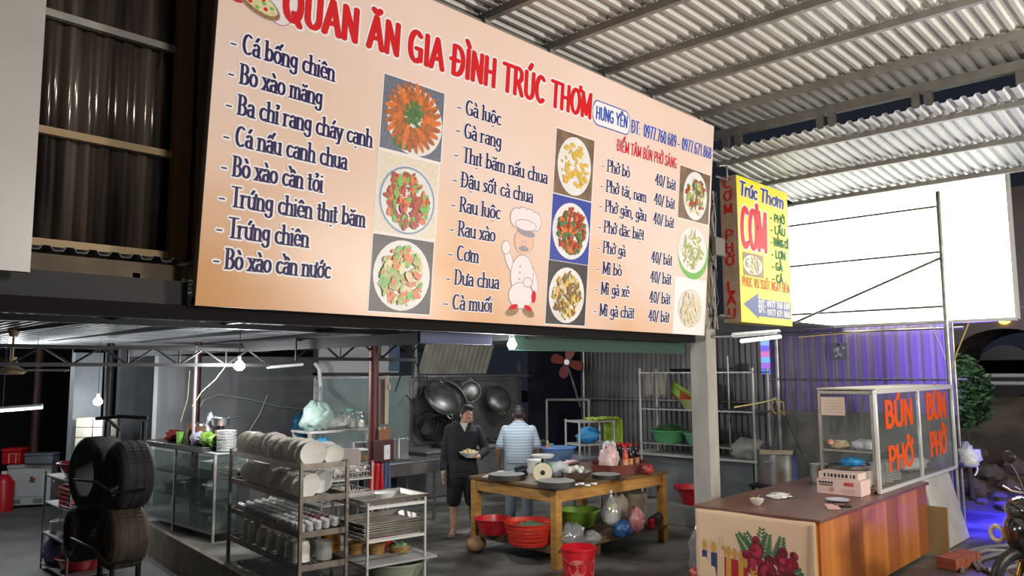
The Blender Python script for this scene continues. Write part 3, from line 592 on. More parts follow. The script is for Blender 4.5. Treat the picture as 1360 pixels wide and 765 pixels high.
# ================================================================== COUNTER AND GLASS FOOD CASE
ct = thing('serving_counter', 'wooden serving counter with a rose print cloth over its end panel', 'counter', (6.73, 2.78, 0))
cw = M('counter_plank', (.36, .105, .018), .38, c2=(.52, .19, .04), scale=1.6, stretch=(3.2, 1, .12), coat=.15, detail=6)
topm = M('counter_top', (.13, .055, .038), .35, c2=(.20, .095, .065), scale=2.2, detail=7)
g = MB()
for i in range(9):
    x0 = .03+i*2.98/9; g.m(i % 3 == 2 and 1 or 0).box(x0+.002, x0+2.98/9-.002, 0, .03, .04, .77)
g.done('plank_front', [cw, M('counter_plank_dark', (.22, .062, .016), .4, c2=(.34, .11, .025), scale=1.6, stretch=(3.2, 1, .12))], ct, smooth=False)
MB().box(.0, .03, .02, 1.14, .04, .77).done('end_panel', cw, ct, smooth=False)
MB().box(.03, 3.0, 1.1, 1.14, .04, .77).done('back_panel', cw, ct, smooth=False)
MB().box(-.03, 3.03, -.03, 1.17, .77, .8).done('worktop', topm, ct, bevel=.004)
MB().box(.06, 2.95, .05, 1.08, .0, .04).done('plinth', darkplastic, ct, smooth=False)
# rose cloth nailed to the end of the counter
cl = thing('rose_cloth', 'cream cloth printed with candles and red roses nailed on the counter end', 'cloth', (6.71, 3.93, 0))
N1, N2 = 30, 16; g = MB(); vs = []; fs = []
def fold(a, b): return -.008-.006*math.sin(a*9+b*5)*(.35+.65*(1-b))-.012*max(0, math.sin((a+b)*4.2))*(1-b)*.6
for j in range(N2+1):
    for i in range(N1+1): a, b = i/N1, j/N2; vs.append((fold(a, b), -a*1.14, .03+.745*b))
for j in range(N2):
    for i in range(N1): k = j*(N1+1)+i; fs.append((k, k+1, k+N1+2, k+N1+1))
g.add(vs, fs); g.done('sheet', M('cloth_cream', (.66, .48, .29), .8, c2=(.70, .45, .33), scale=1.5), cl, solid=.002, sharp=3)
puc = lambda u, v, h: Vector((fold(u/1.14, max(0, (v-.03)/.745))-.002-h, -u, v))
rose = [M('rose_red', (.22, .006, .02), .7), M('rose_dark', (.10, .004, .012), .7), M('rose_pink', (.38, .02, .06), .7)]; fern = M('fern_print', (.03, .13, .05), .7); cblue = M('candle_blue', (.03, .04, .12), .7); cgold = M('candle_gold', (.55, .26, .04), .7); ccream = M('candle_cream', (.62, .42, .26), .7); cred = M('candle_red', (.36, .01, .015), .7)
g = MB(); rn = random.Random(5)
for (bu, bv, tu, tv) in ((.55, .42, .42, .6), (.62, .4, .66, .68), (.62, .4, .50, .62), (.8, .4, .84, .62), (.9, .3, 1.0, .35), (.88, .25, 1.02, .27), (.66, .42, .72, .63)):
    for i in range(9):
        t = i/9; x = bu+(tu-bu)*t; y = bv+(tv-bv)*t; a = math.atan2(tv-bv, tu-bu); L = .05*(1-t*.7)
        for sg in (-1, 1): disc(g, puc, (x+L*math.cos(a+sg*.9), y+L*math.sin(a+sg*.9)), (L, .009), .0012+.00002*i, n=7, mi=0, rot=a+sg*.8)
g.done('fern_print', fern, cl, smooth=False)
g = MB()
for k, (x, y, r) in enumerate(((.58, .34, .1), (.6, .47, .075), (.60, .55, .045), (.7, .3, .09), (.82, .42, .07), (.86, .34, .08), (.92, .40, .06), (.9, .25, .09), (.78, .22, .085), (.66, .17, .1), (.95, .15, .08), (.8, .1, .1), (.5, .42, .04), (.72, .4, .05), (.84, .48, .05), (.94, .47, .04))):
    for q in range(6):
        a = q*2.1+k; f_ = 1-q*.15; disc(g, puc, (x+r*.16*q*.4*math.cos(a), y+r*.16*q*.4*math.sin(a)), (r*f_, r*f_*rn.uniform(.75, 1.05)), .0022+.00025*q+.0004*(k % 5), n=12, mi=rn.choice((0, 0, 1, 2)) if q else k % 2, rot=a)
g.done('rose_print', rose, cl, smooth=False)
g = MB()
for u, w, top, mi in ((.06, .05, .4, 0), (.115, .045, .42, 2), (.15, .06, .39, 0), (.215, .07, .45, 2), (.25, .05, .37, 3), (.30, .05, .37, 1), (.35, .07, .36, 3), (.42, .05, .35, 1), (.47, .04, .3, 3), (.53, .05, .24, 1), (.57, .03, .27, 1)):
    polyf(g, puc, [(u, .04), (u+w, .04), (u+w, top), (u, top)], .0016+u*.001, mi)
    disc(g, puc, (u+w/2, top+.05), (.022, .05), .0024+u*.001, n=10, mi=1 if mi != 2 else 2)
g.done('candle_print', [cblue, cgold, ccream, cred], cl, smooth=False)
MB().tube([(-.03, -1.125, .76), (-.035, -1.12, .4), (-.03, -1.128, .04)], .016, flat=.5).done('hem', ccream, cl)

case = thing('food_case', 'glass food case with white aluminium frame and red noodle lettering on the counter', 'display case', (8.46, 2.84, .803))
CL, CD, CH = 2.86, .60, 1.045
alu = M('white_aluminium', (.62, .60, .55), .35, .25, c2=(.52, .50, .45), scale=8); oldalu = M('dull_aluminium', (.36, .32, .26), .45, .4, c2=(.27, .24, .19), scale=8)
g = MB()
for x, w in ((.0, .028), (1.41, .03), (CL-.03, .03)): g.box(x, x+w+.01, -.004, .03, .03, CH-.03)
g.box(0, CL, -.004, .03, 0, .035); g.box(0, CL, -.004, .03, CH-.04, CH); g.done('front_frame', M('bright_aluminium', (.74, .74, .72), .3, .3), case, bevel=.004)
g = MB()
for y in (0.031, CD-.03): g.box(0, .03, y, y+.03, .0, CH-.03)
g.box(0, .03, .03, CD, CH-.045, CH-.01); g.box(0, .03, .03, CD, .0, .03); g.box(0, .02, .06, CD-.03, .4, .42)
g.box(CL-.03, CL, CD-.03, CD, 0, CH); g.box(.03, CL-.03, CD-.03, CD, CH-.04, CH-.01); g.box(.03, CL-.03, CD-.03, CD, 0, .03); g.box(CL-.03, CL, .03, CD, CH-.04, CH); g.done('side_frame', oldalu, case, bevel=.003)
MB().box(-.005, CL+.005, -.006, CD+.005, CH, CH+.016).done('top_panel', M('case_top', (.52, .50, .38), .5, c2=(.44, .42, .31), scale=4), case, bevel=.003)
MB().box(.02, CL-.02, .03, CD-.03, .03, .04).done('base_panel', oldalu, case, smooth=False)
MB().box(.02, CL-.04, .05, CD-.03, .4, .408).done('shelf', glass('shelf_glass', (.8, .86, .86), .14, .22), case, smooth=False)
dusty = glass('dusty_glass', (.93, .94, .93), .07, .05, (.5, .52, .5))
for x in (.04, 1.45): MB().box(x, x+1.36, .008, .013, .035, CH-.04).done('front_pane', dusty, case, smooth=False)
MB().box(.03, CL-.03, CD-.018, CD-.014, .03, CH-.04).done('back_pane', dusty, case, smooth=False)
MB().box(CL-.018, CL-.014, .03, CD-.03, .03, CH-.04).done('end_pane', dusty, case, smooth=False)
orange_ink = M('vermilion_vinyl', (.68, .085, .008), .45)
putc = lambda u, v, h: Vector((u, -h+.006, v))
for t, (xa, ya), (xb, yb) in (('BÚN', (1177, 567), (1211, 528)), ('PHỞ', (1182, 625), (1212, 585)), ('BÚN', (1232, 556), (1255, 519)), ('PHỞ', (1237, 605), (1256, 569))):
    a = at(xa, ya, Y=2.84); b = at(xb, yb, Y=2.84); g = MB(); write(g, t, a.x-8.46, a.z-.803, (b.z-a.z)*.9, b.x-a.x, putc, pen=(.32, .2), serif=False); g.done('noodle_lettering', orange_ink, [c for c in case.children if c.name.startswith('front_pane')][0 if xa < 1220 else 1], smooth=False)
nt_ = tag(MB().box(0, .004, 0, .25, 0, .19).done('paper_note', M('note_paper', (.66, .52, .42), .7), None, (8.45, 3.15, 1.58), smooth=False), 'handwritten paper note stuck inside the upper corner of the glass food case', 'note')
g = MB()
for i in range(5):
    for j in range(7): g.box(-.0015, -.0005, .02+j*.03, .02+j*.03+random.uniform(.012, .026), .03+i*.03, .034+i*.03)
g.done('handwriting', M('faint_ink', (.35, .16, .12), .7), nt_, smooth=False)
# things in the case
def plate_mb(r=.115, h=.02, n=26):
    return MB().lathe([(0, .004), (r*.55, .002), (r*.62, .004), (r, h), (r*.995, h+.004), (r*.6, .011), (0, .009)], n=n)
stackp = plate_mb(.12, .02).done('plate', ceramic_w, None, (8.78, 3.02, .845)); tag(stackp, 'white plate stacked inside the glass food case behind its nearer pane', 'plate', 'plates stacked in the food case')
for k, x in enumerate((8.78, 9.04, 9.3)):
    for i in range(12):
        if k or i: dup(stackp, (x+random.uniform(-.006, .006), 3.02+random.uniform(-.006, .006), .845+i*.017))
def pack(name, c, r, label, cat, mat, seed, amp=.2, group=None, rz=0):
    return tag(MB().crumple((0, 0, r[2]*.85), r, seed, 14, 9, amp).done(name, mat, None, c, rz=rz, sharp=3), label, cat, group)
pack('noodle_bag', (8.66, 3.3, 1.213), (.10, .1, .05), 'clear bag of pale noodles on the upper shelf of the food case', 'bag', M('noodle_bag', (.55, .45, .26), .4, c2=(.35, .30, .2), scale=20), 3)
pack('red_packet', (8.55, 3.36, 1.26), (.06, .03, .03), 'small red and white packet on the shelf of the food case', 'packet', M('packet_red', (.5, .03, .03), .4, c2=(.7, .6, .55), scale=9), 5)
pack('white_bag', (8.7, 3.05, 1.213), (.13, .13, .06), 'crumpled white plastic bag on the upper shelf of the food case', 'bag', bagwhite, 6)
pack('grey_bag', (10.35, 3.1, .845), (.35, .16, .1), 'grey plastic bag slumped at the far end of the food case', 'bag', bagwhite, 8)
t = thing('steel_tray', 'round steel tray inside the food case under a blue bag', 'tray', (8.66, 3.2, 1.02))
MB().lathe([(0, 0), (.17, 0), (.2, .035), (.21, .036), (.205, .04), (.17, .006), (0, .005)], n=32).done('dish', steel, t)
tag(MB().box(-.19, .19, -.2, .2, 0, .16).done('carton', M('carton_white', (.6, .5, .45), .7), None, (8.68, 3.2, .846), bevel=.003), 'white carton with brown print standing inside the food case', 'box')
pack('blue_bag', (8.62, 3.17, 1.045), (.11, .12, .05), 'bright blue plastic bag lying on the round steel tray', 'bag', M('blue_film', (.02, .22, .55), .35, c2=(.06, .36, .68), scale=12), 9)
bx = thing('tissue_box', 'pink and white cardboard box printed 400 in front of the food case', 'box', (8.15, 2.92, .802))
MB().box(0, .26, 0, .44, 0, .15).done('carton', M('carton_pink', (.70, .50, .44), .6), bx, bevel=.003)
pb_ = lambda u, v, h: Vector((-.001-h, .44-u, v))
g = MB(); write(g, '400', .27, .095, .035, .1, pb_, pen=(.24, .16), serif=False); g.done('red_number', redink, bx, smooth=False)
g = MB()
for i in range(5): g.box(-.0015, -.0005, .275+i*.03, .297+i*.03, .105, .128)
g.box(-.0015, -.0005, .28, .41, .085, .096); g.done('dark_print', darkplastic, bx, smooth=False)
g = MB()
for i in range(5): g.box(-.0015, -.0005, .06, .2-.01*(i % 2), .06-i*.01, .063-i*.01)
disc(g, pb_, (.15, .05), (.025, .025), .0015, n=12); g.done('fine_print', M('brown_print', (.5, .26, .16), .6), bx, smooth=False)
b2 = thing('long_carton', 'flat pale carton lying on the pink 400 box with black lettering', 'box', (8.2, 2.96, .954)); MB().box(0, .2, 0, .4, 0, .065).done('carton', M('carton_pale', (.66, .52, .46), .6), b2, bevel=.002)
g = MB()
for i in range(9): g.box(-.0015, -.0005, .03+i*.037, .03+i*.037+random.uniform(.012, .026), .015, .05)
g.done('black_print', darkplastic, b2, smooth=False)
# things lying on the counter top
t = thing('rice_bowl', 'small cream bowl with chopsticks resting on the wooden counter', 'bowl', (7.05, 3.48, .803))
MB().lathe([(0, .004), (.03, 0), (.034, .008), (.055, .03), (.066, .06), (.063, .061), (.05, .03), (0, .014)], n=26).done('bowl', ceramic, t)
cs = tag(MB().cyl((-.06, -.02, .064), (.14, .045, .072), .0035, .0025).done('chopstick', wood, None, (7.05, 3.48, .804)), 'wooden chopstick laid across the rim of the small cream bowl', 'chopstick', 'chopsticks on the cream bowl')
dup(cs, (7.04, 3.505, .804), .28)
pack('tissue', (7.62, 3.52, .803), (.12, .09, .022), 'crumpled white tissue on the counter behind the cream bowl', 'tissue', M('tissue', (.72, .72, .66), .8), 11, .4)
o = plate_mb(.11, .018).done('plate', M('blue_plate', (.5, .5, .62), .3), None, (7.75, 3.0, .803)); tag(o, 'shallow bluish plate lying on the counter beside the pink box', 'plate')
o = thing('order_pad', 'pink order pad lying near the counter edge with a dark phone', 'notepad', (7.4, 2.92, .803), .5)
MB().box(-.14, .1, -.055, .055, 0, .012).done('sheets', M('pad_pink', (.72, .42, .38), .7), o, bevel=.002)
o = thing('phone', 'dark mobile phone lying against the pink order pad', 'phone', (7.5, 2.86, .803), .5)
MB().box(-.035, .075, -.075, .075, 0, .014).done('body', darkplastic, o, bevel=.004); MB().box(-.028, .068, -.068, .068, .0142, .0148).done('screen', M('phone_glass', (.02, .02, .03), .08), o, smooth=False)
# pedestal, plank, bricks, cables at the far end of the counter
g = MB(); g.add([(9.95, 2.7, 0), (11.05, 2.68, 0), (11.05, 3.4, 0), (9.95, 3.4, 0), (10.0, 2.86, .79), (11.0, 2.86, .79), (11.0, 3.35, .79), (10.0, 3.35, .79)], [(0, 3, 2, 1), (4, 5, 6, 7), (0, 1, 5, 4), (1, 2, 6, 5), (2, 3, 7, 6), (3, 0, 4, 7)])
struct(g.done('pedestal', M('pedestal_cement', (.36, .34, .30), .85, c2=(.46, .44, .39), scale=3, bump=.2), bevel=.02))
plankm = M('raw_plank', (.34, .22, .10), .7, c2=(.24, .15, .06), scale=4, stretch=(1, 1, .2))
tag(MB().box(-.015, .015, -.12, .12, 0, .52, TR((0, 0, 0), ry=.04)).done('plank', plankm, None, (9.86, 2.73, .0), bevel=.003), 'short raw wooden plank leaning between the counter and cement pedestal', 'plank')
brickm = M('fired_brick', (.26, .07, .035), .85, c2=(.34, .10, .05), scale=12, bump=.3)
br = MB().box(-.1, .1, -.05, .05, 0, .06).done('brick', brickm, None, (9.2, 2.45, .0), rz=1.35, bevel=.004); tag(br, 'red clay brick in the low pile at the foot of the counter', 'brick', 'bricks by the counter')
for i in range(1, 10): dup(br, (9.2+(i % 5)*.115, 2.45-(i % 5)*.02, (i//5)*.062), 1.35+random.uniform(-.05, .05))
hose = M('grey_hose', (.14, .14, .14), .5, c2=(.2, .2, .19), scale=10)
for k, P in enumerate(([(9.3, 2.2, .02), (9.7, 2.35, .04), (10.2, 2.3, .05), (10.3, 1.9, .03), (9.6, 1.5, .02)], [(9.0, 1.9, .02), (9.5, 2.25, .03), (10.0, 2.25, .03), (10.6, 2.0, .02), (10.5, 1.2, .02)], [(9.2, 2.1, .05), (9.5, 1.9, .07), (9.9, 2.0, .05), (10.0, 1.6, .02), (9.3, 1.2, .02)], [(9.1, 2.3, .02), (9.8, 2.5, .02), (10.6, 2.35, .02), (11.2, 1.8, .02)])):
    q = []
    for i in range(len(P)-1):
        a, b = Vector(P[i]), Vector(P[i+1]); p0 = Vector(P[max(0, i-1)]); p3 = Vector(P[min(len(P)-1, i+2)])
        for s_ in range(8):
            t_ = s_/8; q.append(.5*((2*a)+(b-p0)*t_+(2*p0-5*a+4*b-p3)*t_*t_+(3*a-p0-3*b+p3)*t_**3))
    tag(MB().tube(q, .022, n=8).done('hose', hose), 'grey hose coiled on the ground past the bricks', 'hose', 'hoses by the bricks')
t = thing('hanging_bag', 'white plastic bag hanging off the far end of the food case', 'bag', (11.42, 2.74, .82))
MB().crumple((0, 0, .13), (.1, .13, .15), 4, 14, 9, .3).done('film', bagwhite, t, sharp=3); MB().torus((-.02, 0, -.02), .11, .012, (1, .8, 0), a0=PI, a1=2*PI).done('ring_handle', white, t)
# ================================================================== BEYOND THE YARD: mound, bush, rail, lorry
earth = M('dark_earth', (.05, .04, .03), .95, c2=(.11, .09, .065), scale=1.8, bump=.5, detail=9)
g = MB(); n1, n2 = 26, 26; vs = []; rn = random.Random(2)
for i in range(n1+1):
    for j in range(n2+1):
        a = i/n1; vs.append((13.2+a*3.6+rn.uniform(-.08, .08), -6+j*11/n2+rn.uniform(-.08, .08), 1.45*min(1, a*1.35)**1.2+rn.uniform(0, .14)*(a > .02)))
g.add(vs, [(i*(n2+1)+j, (i+1)*(n2+1)+j, (i+1)*(n2+1)+j+1, i*(n2+1)+j+1) for i in range(n1) for j in range(n2)]); struct(g.done('terrain', earth, sharp=3))
struct(MB().box(16.7, 26, -14, 16, 1.2, 1.5).done('road', M('asphalt', (.05, .05, .05), .7), smooth=False))
rockm = M('rough_rock', (.09, .075, .06), .9, c2=(.17, .14, .11), scale=4, bump=.4)
for k, (px, py, X, r) in enumerate(((1290, 580, 13.6, .28), (1310, 565, 14.0, .3), (1275, 560, 14.2, .25), (1335, 572, 13.8, .2), (1322, 590, 13.5, .16), (1345, 555, 14.2, .3), (1300, 612, 13.35, .12), (1328, 610, 13.3, .14), (1350, 598, 13.4, .13), (1294, 548, 14.5, .2))):
    p = at(px, py, X=X); r *= .6; p.z = max(.02, min(p.z-r*.5, 1.45*min(1, (X-13.2)/3.6*1.35)**1.2+.02)); tag(MB().crumple((0, 0, r*.6), (r, r*1.2, r*.8), 20+k, 10, 7, .18).done('rock', rockm, None, p, sharp=.5), 'rough brown rock on the dark earth bank beyond the food case', 'rock', 'rocks on the bank')
bp = at(1284, 545, X=13.4); t = thing('bush', 'dark green leafy bush on the bank behind the end of the food case', 'bush', (bp.x, bp.y, .15))
g = MB(); rn = random.Random(4)
for i in range(900):
    a, b = rn.uniform(0, 2*PI), math.asin(rn.uniform(-1, 1)); q = rn.uniform(.75, 1.0)*(1+.2*math.sin(3*a+2*b)); c = Vector((.30*q*math.cos(b)*math.cos(a), .32*q*math.cos(b)*math.sin(a), 1.55+.5*q*math.sin(b)))
    d = Vector((rn.gauss(0, 1), rn.gauss(0, 1), rn.gauss(0, .6))).normalized(); e = d.orthogonal().normalized(); L = rn.uniform(.05, .09); g.add([c-d*L, c+e*L*.4, c+d*L, c-e*L*.4], [(0, 1, 2, 3)])
g.done('foliage', M('bush_leaf', (.025, .07, .025), .55, c2=(.05, .12, .04), scale=8), t, smooth=False)
MB().tube([(0, 0, 0), (.03, .02, .6), (0, 0, 1.6)], [.035, .03, .01]).done('stem', earth, t)
t = thing('guard_rail', 'pale horizontal guard rail along the road above the bank', 'rail', (16.5, 0, 1.35))
for z in (.42, .56): MB().box(0, .06, -8, 6, z, z+.07).done('rail', M('rail_paint', (.4, .38, .38), .5), t, bevel=.02)
for y in (-5, -1.6, 1.8, 4.6): MB().box(.06, .14, y-.05, y+.05, 0, .62).done('post', M('rail_paint', (0, 0, 0)), t)
t = thing('lorry', 'dusty brown lorry passing on the road with an amber side lamp', 'truck', (18.2, 3.6, 1.5))
lm = M('lorry_paint', (.17, .125, .115), .45, c2=(.12, .09, .085), scale=.8)
P = [(-7, .75)]+[(.9*math.cos(a)*-1, .35+.85*math.sin(a)) for a in [PI*i/14 for i in range(1, 14)]][0:0]+[(-1.05, .75)]+[(-.95*math.cos(PI*i/12), .75+.62*math.sin(PI*i/12)) for i in range(13)]+[(1.05, .75), (3.1, .75), (3.1, 4.2), (-7, 4.2)]
g = MB(); TT = Matrix(((0, 0, 1, 0), (1, 0, 0, 0), (0, 1, 0, 0), (0, 0, 0, 1))); g.prism(P, 0, 2.3, TT); g.done('body', lm, t, smooth=False)
MB().cyl((.1, 0, .52), (.4, 0, .52), .52, n=28).done('wheel', darkplastic, t); MB().cyl((.08, -4.5, .52), (.4, -4.5, .52), .52, n=28).done('wheel', darkplastic, t)
MB().box(.1, 2.2, -6.8, 3, .4, .74).done('chassis', darkplastic, t, smooth=False)
MB().sph((-.02, -.05, 1.52), (.03, .1, .06)).done('side_lamp', M('amber_lamp', (1, .6, .05), .4, emit=(1, .62, .03), es=14), t)
MB().box(-.015, 0, -7, 3.05, 1.75, 1.8).done('trim_strip', M('lorry_strip', (.28, .22, .2), .5), t, smooth=False)
MB().box(-.012, 0, 1.1, 1.9, 2.05, 2.5).done('window', M('lorry_window', (.02, .02, .03), .1), t, smooth=False)
# ================================================================== MOTORBIKE at the edge of the picture
t = thing('motorbike', 'black motorbike with silver levers and gold fork, cut by the picture edge', 'motorbike', (7.80, 1.47, 0), -.75)
blk = M('bike_black', (.012, .012, .014), .15, coat=.8); gold = M('fork_gold', (.42, .26, .07), .3, .9)
g = MB(); g.torus((-.05, 0, .3), .25, .05, (0, 1, 0), 28, 10); g.done('front_tyre', darkplastic, t); g = MB(); g.cyl((-.05, -.06, .3), (-.05, .06, .3), .04)
for i in range(5): a = i*2*PI/5; g.cyl((-.05, 0, .3), (-.05+.21*math.cos(a), 0, .3+.21*math.sin(a)), .014, n=6)
g.done('front_rim', gold, t); g = MB(); g.torus((1.15, 0, .3), .25, .055, (0, 1, 0), 28, 10); g.done('rear_tyre', darkplastic, t)
g = MB(); g.cyl((-.05, .09, .3), (.1, .09, .72), .025, .03); g.cyl((-.05, -.09, .3), (.1, -.09, .72), .025, .03); g.done('fork', gold, t)
g = MB(); g.torus((-.05, 0, .3), .32, .05, (0, 1, 0), 16, 8, -.2, 2.2); g.done('mudguard', blk, t)
g = MB(); g.sph((.0, 0, .70), (.16, .2, .2), 16, 10); g.sph((.0, 0, .88), (.13, .19, .12), 16, 10); g.sph((.1, 0, .5), (.14, .2, .24)); g.done('fairing', blk, t)
MB().sph((-.1, 0, .88), (.04, .08, .05), 14, 8).done('headlamp', M('lamp_glass', (.05, .05, .06), .1), t)
MB().torus((-.12, .2, .66), .06, .02, (1, .3, 0)).done('turn_lamp', M('lamp_cream', (.6, .5, .32), .3), t)
g = MB(); g.tube([(.2, -.36, 1.0), (.12, -.15, .98), (.12, .15, .98), (.2, .36, 1.0)], .014); g.done('handlebar', darkplastic, t)
for s_ in (-1, 1):
    g = MB(); g.tube([(.14, s_*.18, .99), (.08, s_*.26, 1.0), (.12, s_*.42, 1.02)], [.012, .009, .012]); g.done('brake_lever', steel, t); MB().cyl((.17, s_*.26, .995), (.22, s_*.4, 1.005), .018).done('grip', darkplastic, t)
    g = MB(); g.tube([(.15, s_*.2, 1.0), (.13, s_*.25, 1.15), (.1, s_*.29, 1.24)], .007); g.sph((.1, s_*.29, 1.29), (.02, .08, .055)); g.done('mirror', darkplastic, t)
g = MB(); g.sph((.85, 0, .62), (.5, .13, .16)); g.sph((.4, 0, .42), (.25, .1, .12)); g.done('body', blk, t); MB().sph((.72, 0, .78), (.42, .14, .06)).done('seat', darkplastic, t)
g = MB(); g.cyl((.6, -.12, .3), (1.15, -.14, .34), .04, .05); g.cyl((1.15, .1, .3), (.7, .1, .4), .03); g.cyl((1.15, -.1, .3), (.7, -.1, .4), .03); g.done('exhaust', dullsteel, t)
g = MB(); g.tube([(.5, .1, .3), (.45, .22, .02)], .012); g.done('side_stand', dullsteel, t)

# ================================================================== KITCHEN: the big prep table and what stands on it
def atd(px, py, d):
    v = _r2*((px-680)/F) + _u2*((382.5-py)/F) + _fw
    return Vector((0, 0, EYE)) + v*d
TZ = .845; TO = Vector((6.45, 5.43, 0)); TA = -.06
tb = thing('prep_table', 'big yellowish wooden prep table with a plank shelf under it', 'table', TO, TA)
tl, tw = 1.96, 1.38
for x, y in ((0, 0), (tl-.09, 0), (0, tw-.09), (tl-.09, tw-.09)): MB().box(x, x+.09, y, y+.09, 0, TZ-.035).done('leg', wood, tb, bevel=.004)
MB().box(.09, tl-.09, .012, .04, TZ-.16, TZ-.036).done('apron', wood, tb, smooth=False); MB().box(.09, tl-.09, tw-.04, tw-.012, TZ-.16, TZ-.036).done('apron', wood, tb, smooth=False)
MB().box(.012, .04, .09, tw-.09, TZ-.16, TZ-.036).done('apron', wood, tb, smooth=False); MB().box(tl-.04, tl-.012, .09, tw-.09, TZ-.16, TZ-.036).done('apron', wood, tb, smooth=False)
MB().box(-.015, tl+.015, -.015, tw+.015, TZ-.035, TZ).done('tabletop', M('worn_tabletop', (.10, .055, .025), .35, c2=(.24, .13, .05), scale=2.5, detail=8), tb, bevel=.004)
shm = M('wet_plank', (.10, .065, .035), .55, c2=(.17, .11, .06), scale=3)
for i in range(5): MB().box(.02, tl-.02, .03+i*.27, .03+i*.27+.25, .2, .225).done('shelf_plank', shm, tb, smooth=False)
MB().box(.02, tl-.02, .0, .026, .17, .2).done('shelf_rail', shm, tb, smooth=False); MB().box(.02, .05, .09, tw-.09, .15, .2).done('shelf_rail', shm, tb, smooth=False)
def on(px, py, z=TZ): p = at(px, py, z=z); return (p.x, p.y, z+.001)
boardm = M('chopping_grey', (.26, .25, .23), .75, c2=(.36, .35, .32), scale=6); boardside = M('chopping_side', (.03, .026, .022), .6)
for px, py, r, h, lab in ((673, 639, .21, .055, 'round grey chopping block on the prep table nearest the standing cook'), (739, 649, .2, .06, 'thick round grey chopping block at the front corner of the prep table'), (805, 638, .16, .045, 'smaller round chopping block near the dark red tray on the table')):
    t = thing('chopping_block', lab, 'chopping board', on(px, py-3)); MB().cyl((0, 0, 0), (0, 0, h), r, n=36).done('block', boardside, t); MB().lathe([(0, h+.004), (r*.97, h+.004), (r*.985, h), (r*.9, h-.001)], n=36).done('face', boardm, t)
t = thing('kitchen_scale', 'small green kitchen scale with a cream dial on the prep table', 'scale', on(721, 638), -.72); t.scale = (1.25,)*3
MB().prism([(-.07, -.05), (.07, -.05), (.06, .05), (-.06, .05)], 0, .15).done('body', M('scale_green', (.02, .30, .12), .4), t, bevel=.006)
dl = MB().cyl((-.01, -.055, .075), (-.01, -.066, .075), .085, n=28).done('dial', M('dial_cream', (.62, .55, .38), .5), t); MB().cyl((-.01, -.067, .075), (-.01, -.07, .075), .022, n=14).done('hub', darkplastic, dl)
MB().cyl((0, 0, .15), (0, 0, .2), .015).done('stem', darkplastic, t); MB().lathe([(0, .2), (.09, .2), (.11, .225), (.105, .226), (.085, .206), (0, .206)], n=28).done('pan', ceramic_w, t)
t = thing('garlic_bowl', 'steel bowl heaped with white garlic on the prep table', 'bowl', on(765, 638)); t.scale = (1.2, 1.2, 1); MB().lathe([(0, 0), (.07, 0), (.12, .04), (.15, .1), (.155, .1), (.148, .1), (.115, .045), (0, .01)], n=30).done('bowl', steel, t)
garl = M('garlic_white', (.68, .66, .62), .6); first = None; rn = random.Random(8)
for i in range(22):
    a = rn.uniform(0, 6.28); q = .115*math.sqrt(rn.random()); loc = Vector(on(765, 638))+Vector((q*math.cos(a), q*math.sin(a), .075+.045*(1-q/.12)+.02*(i % 2)))
    if first is None: first = tag(MB().lathe([(0, 0), (.02, .003), (.027, .016), (.02, .032), (.006, .042), (0, .048)], n=12, wob=.12).done('garlic_bulb', garl, None, loc), 'white garlic bulb heaped in the steel bowl on the prep table', 'garlic', 'garlic in the steel bowl')
    else: dup(first, loc, (rn.uniform(-.8, .8), rn.uniform(-.8, .8), a))
# octagonal sauce tray with bottles and packets
tp = on(822, 626); t = thing('sauce_tray', 'dark red octagonal wooden tray holding sauce bottles on the table', 'tray', tp, .1); t.scale = (1.18, 1.18, 1)
trm = M('tray_red', (.13, .03, .022), .45, c2=(.18, .045, .03), scale=4); oc = [(.36*math.cos(PI/8+i*PI/4), .27*math.sin(PI/8+i*PI/4)) for i in range(8)]
MB().prism([(x*.98, y*.98) for x, y in oc], 0, .015).done('base', trm, t, smooth=False)
g = MB()
for i in range(8):
    a, b = Vector((*oc[i], 0)), Vector((*oc[(i+1) % 8], 0)); ai, bi = a*.95, b*.95; g.add([a, b, bi, ai, a*1.04+Vector((0, 0, .11)), b*1.04+Vector((0, 0, .11)), bi*1.04+Vector((0, 0, .11)), ai*1.04+Vector((0, 0, .11))], [(0, 1, 5, 4), (2, 3, 7, 6), (4, 5, 6, 7)])
g.done('rim', trm, t, smooth=False)
soy = M('soy_dark', (.02, .006, .004), .12, coat=.5)
def bottle(name, loc, h, r, body, cap, label, cat, band=None, group=None):
    b = thing(name, label, cat, loc, 0, group)
    MB().lathe([(0, 0), (r, .0), (r, h*.55), (r*.85, h*.66), (r*.36, h*.8), (r*.36, h*.9), (0, h*.9)], n=18).done('glass', body, b); MB().cyl((0, 0, h*.88), (0, 0, h), r*.45, n=14).done('cap', cap, b)
    if band: MB().cyl((0, 0, h*.15), (0, 0, h*.45), r*1.015, n=18, caps=False).done('paper_band', band, b)
    return b
bandr = M('band_orange', (.62, .16, .04), .5, c2=(.7, .5, .3), scale=22); sp0 = Vector(tp)
b0 = bottle('sauce_bottle', sp0+Vector((.1, -.1, .016)), .31, .034, soy, redplastic, 'dark soy sauce bottle with red cap in the octagonal tray', 'bottle', bandr, 'red capped sauce bottles')
for x, y in ((.16, -.04), (.22, -.02), (.06, -.02), (.17, .05), (.26, .05), (.25, -.09), (.1, .08), (.21, .12)): dup(b0, sp0+Vector((x, y, .016)))
o = bottle('chilli_bottle', sp0+Vector((-.03, -.12, .016)), .31, .036, M('chilli', (.5, .05, .015), .3), redplastic, 'orange chilli sauce bottle in the octagonal tray beside the soy bottles', 'bottle', bandr)
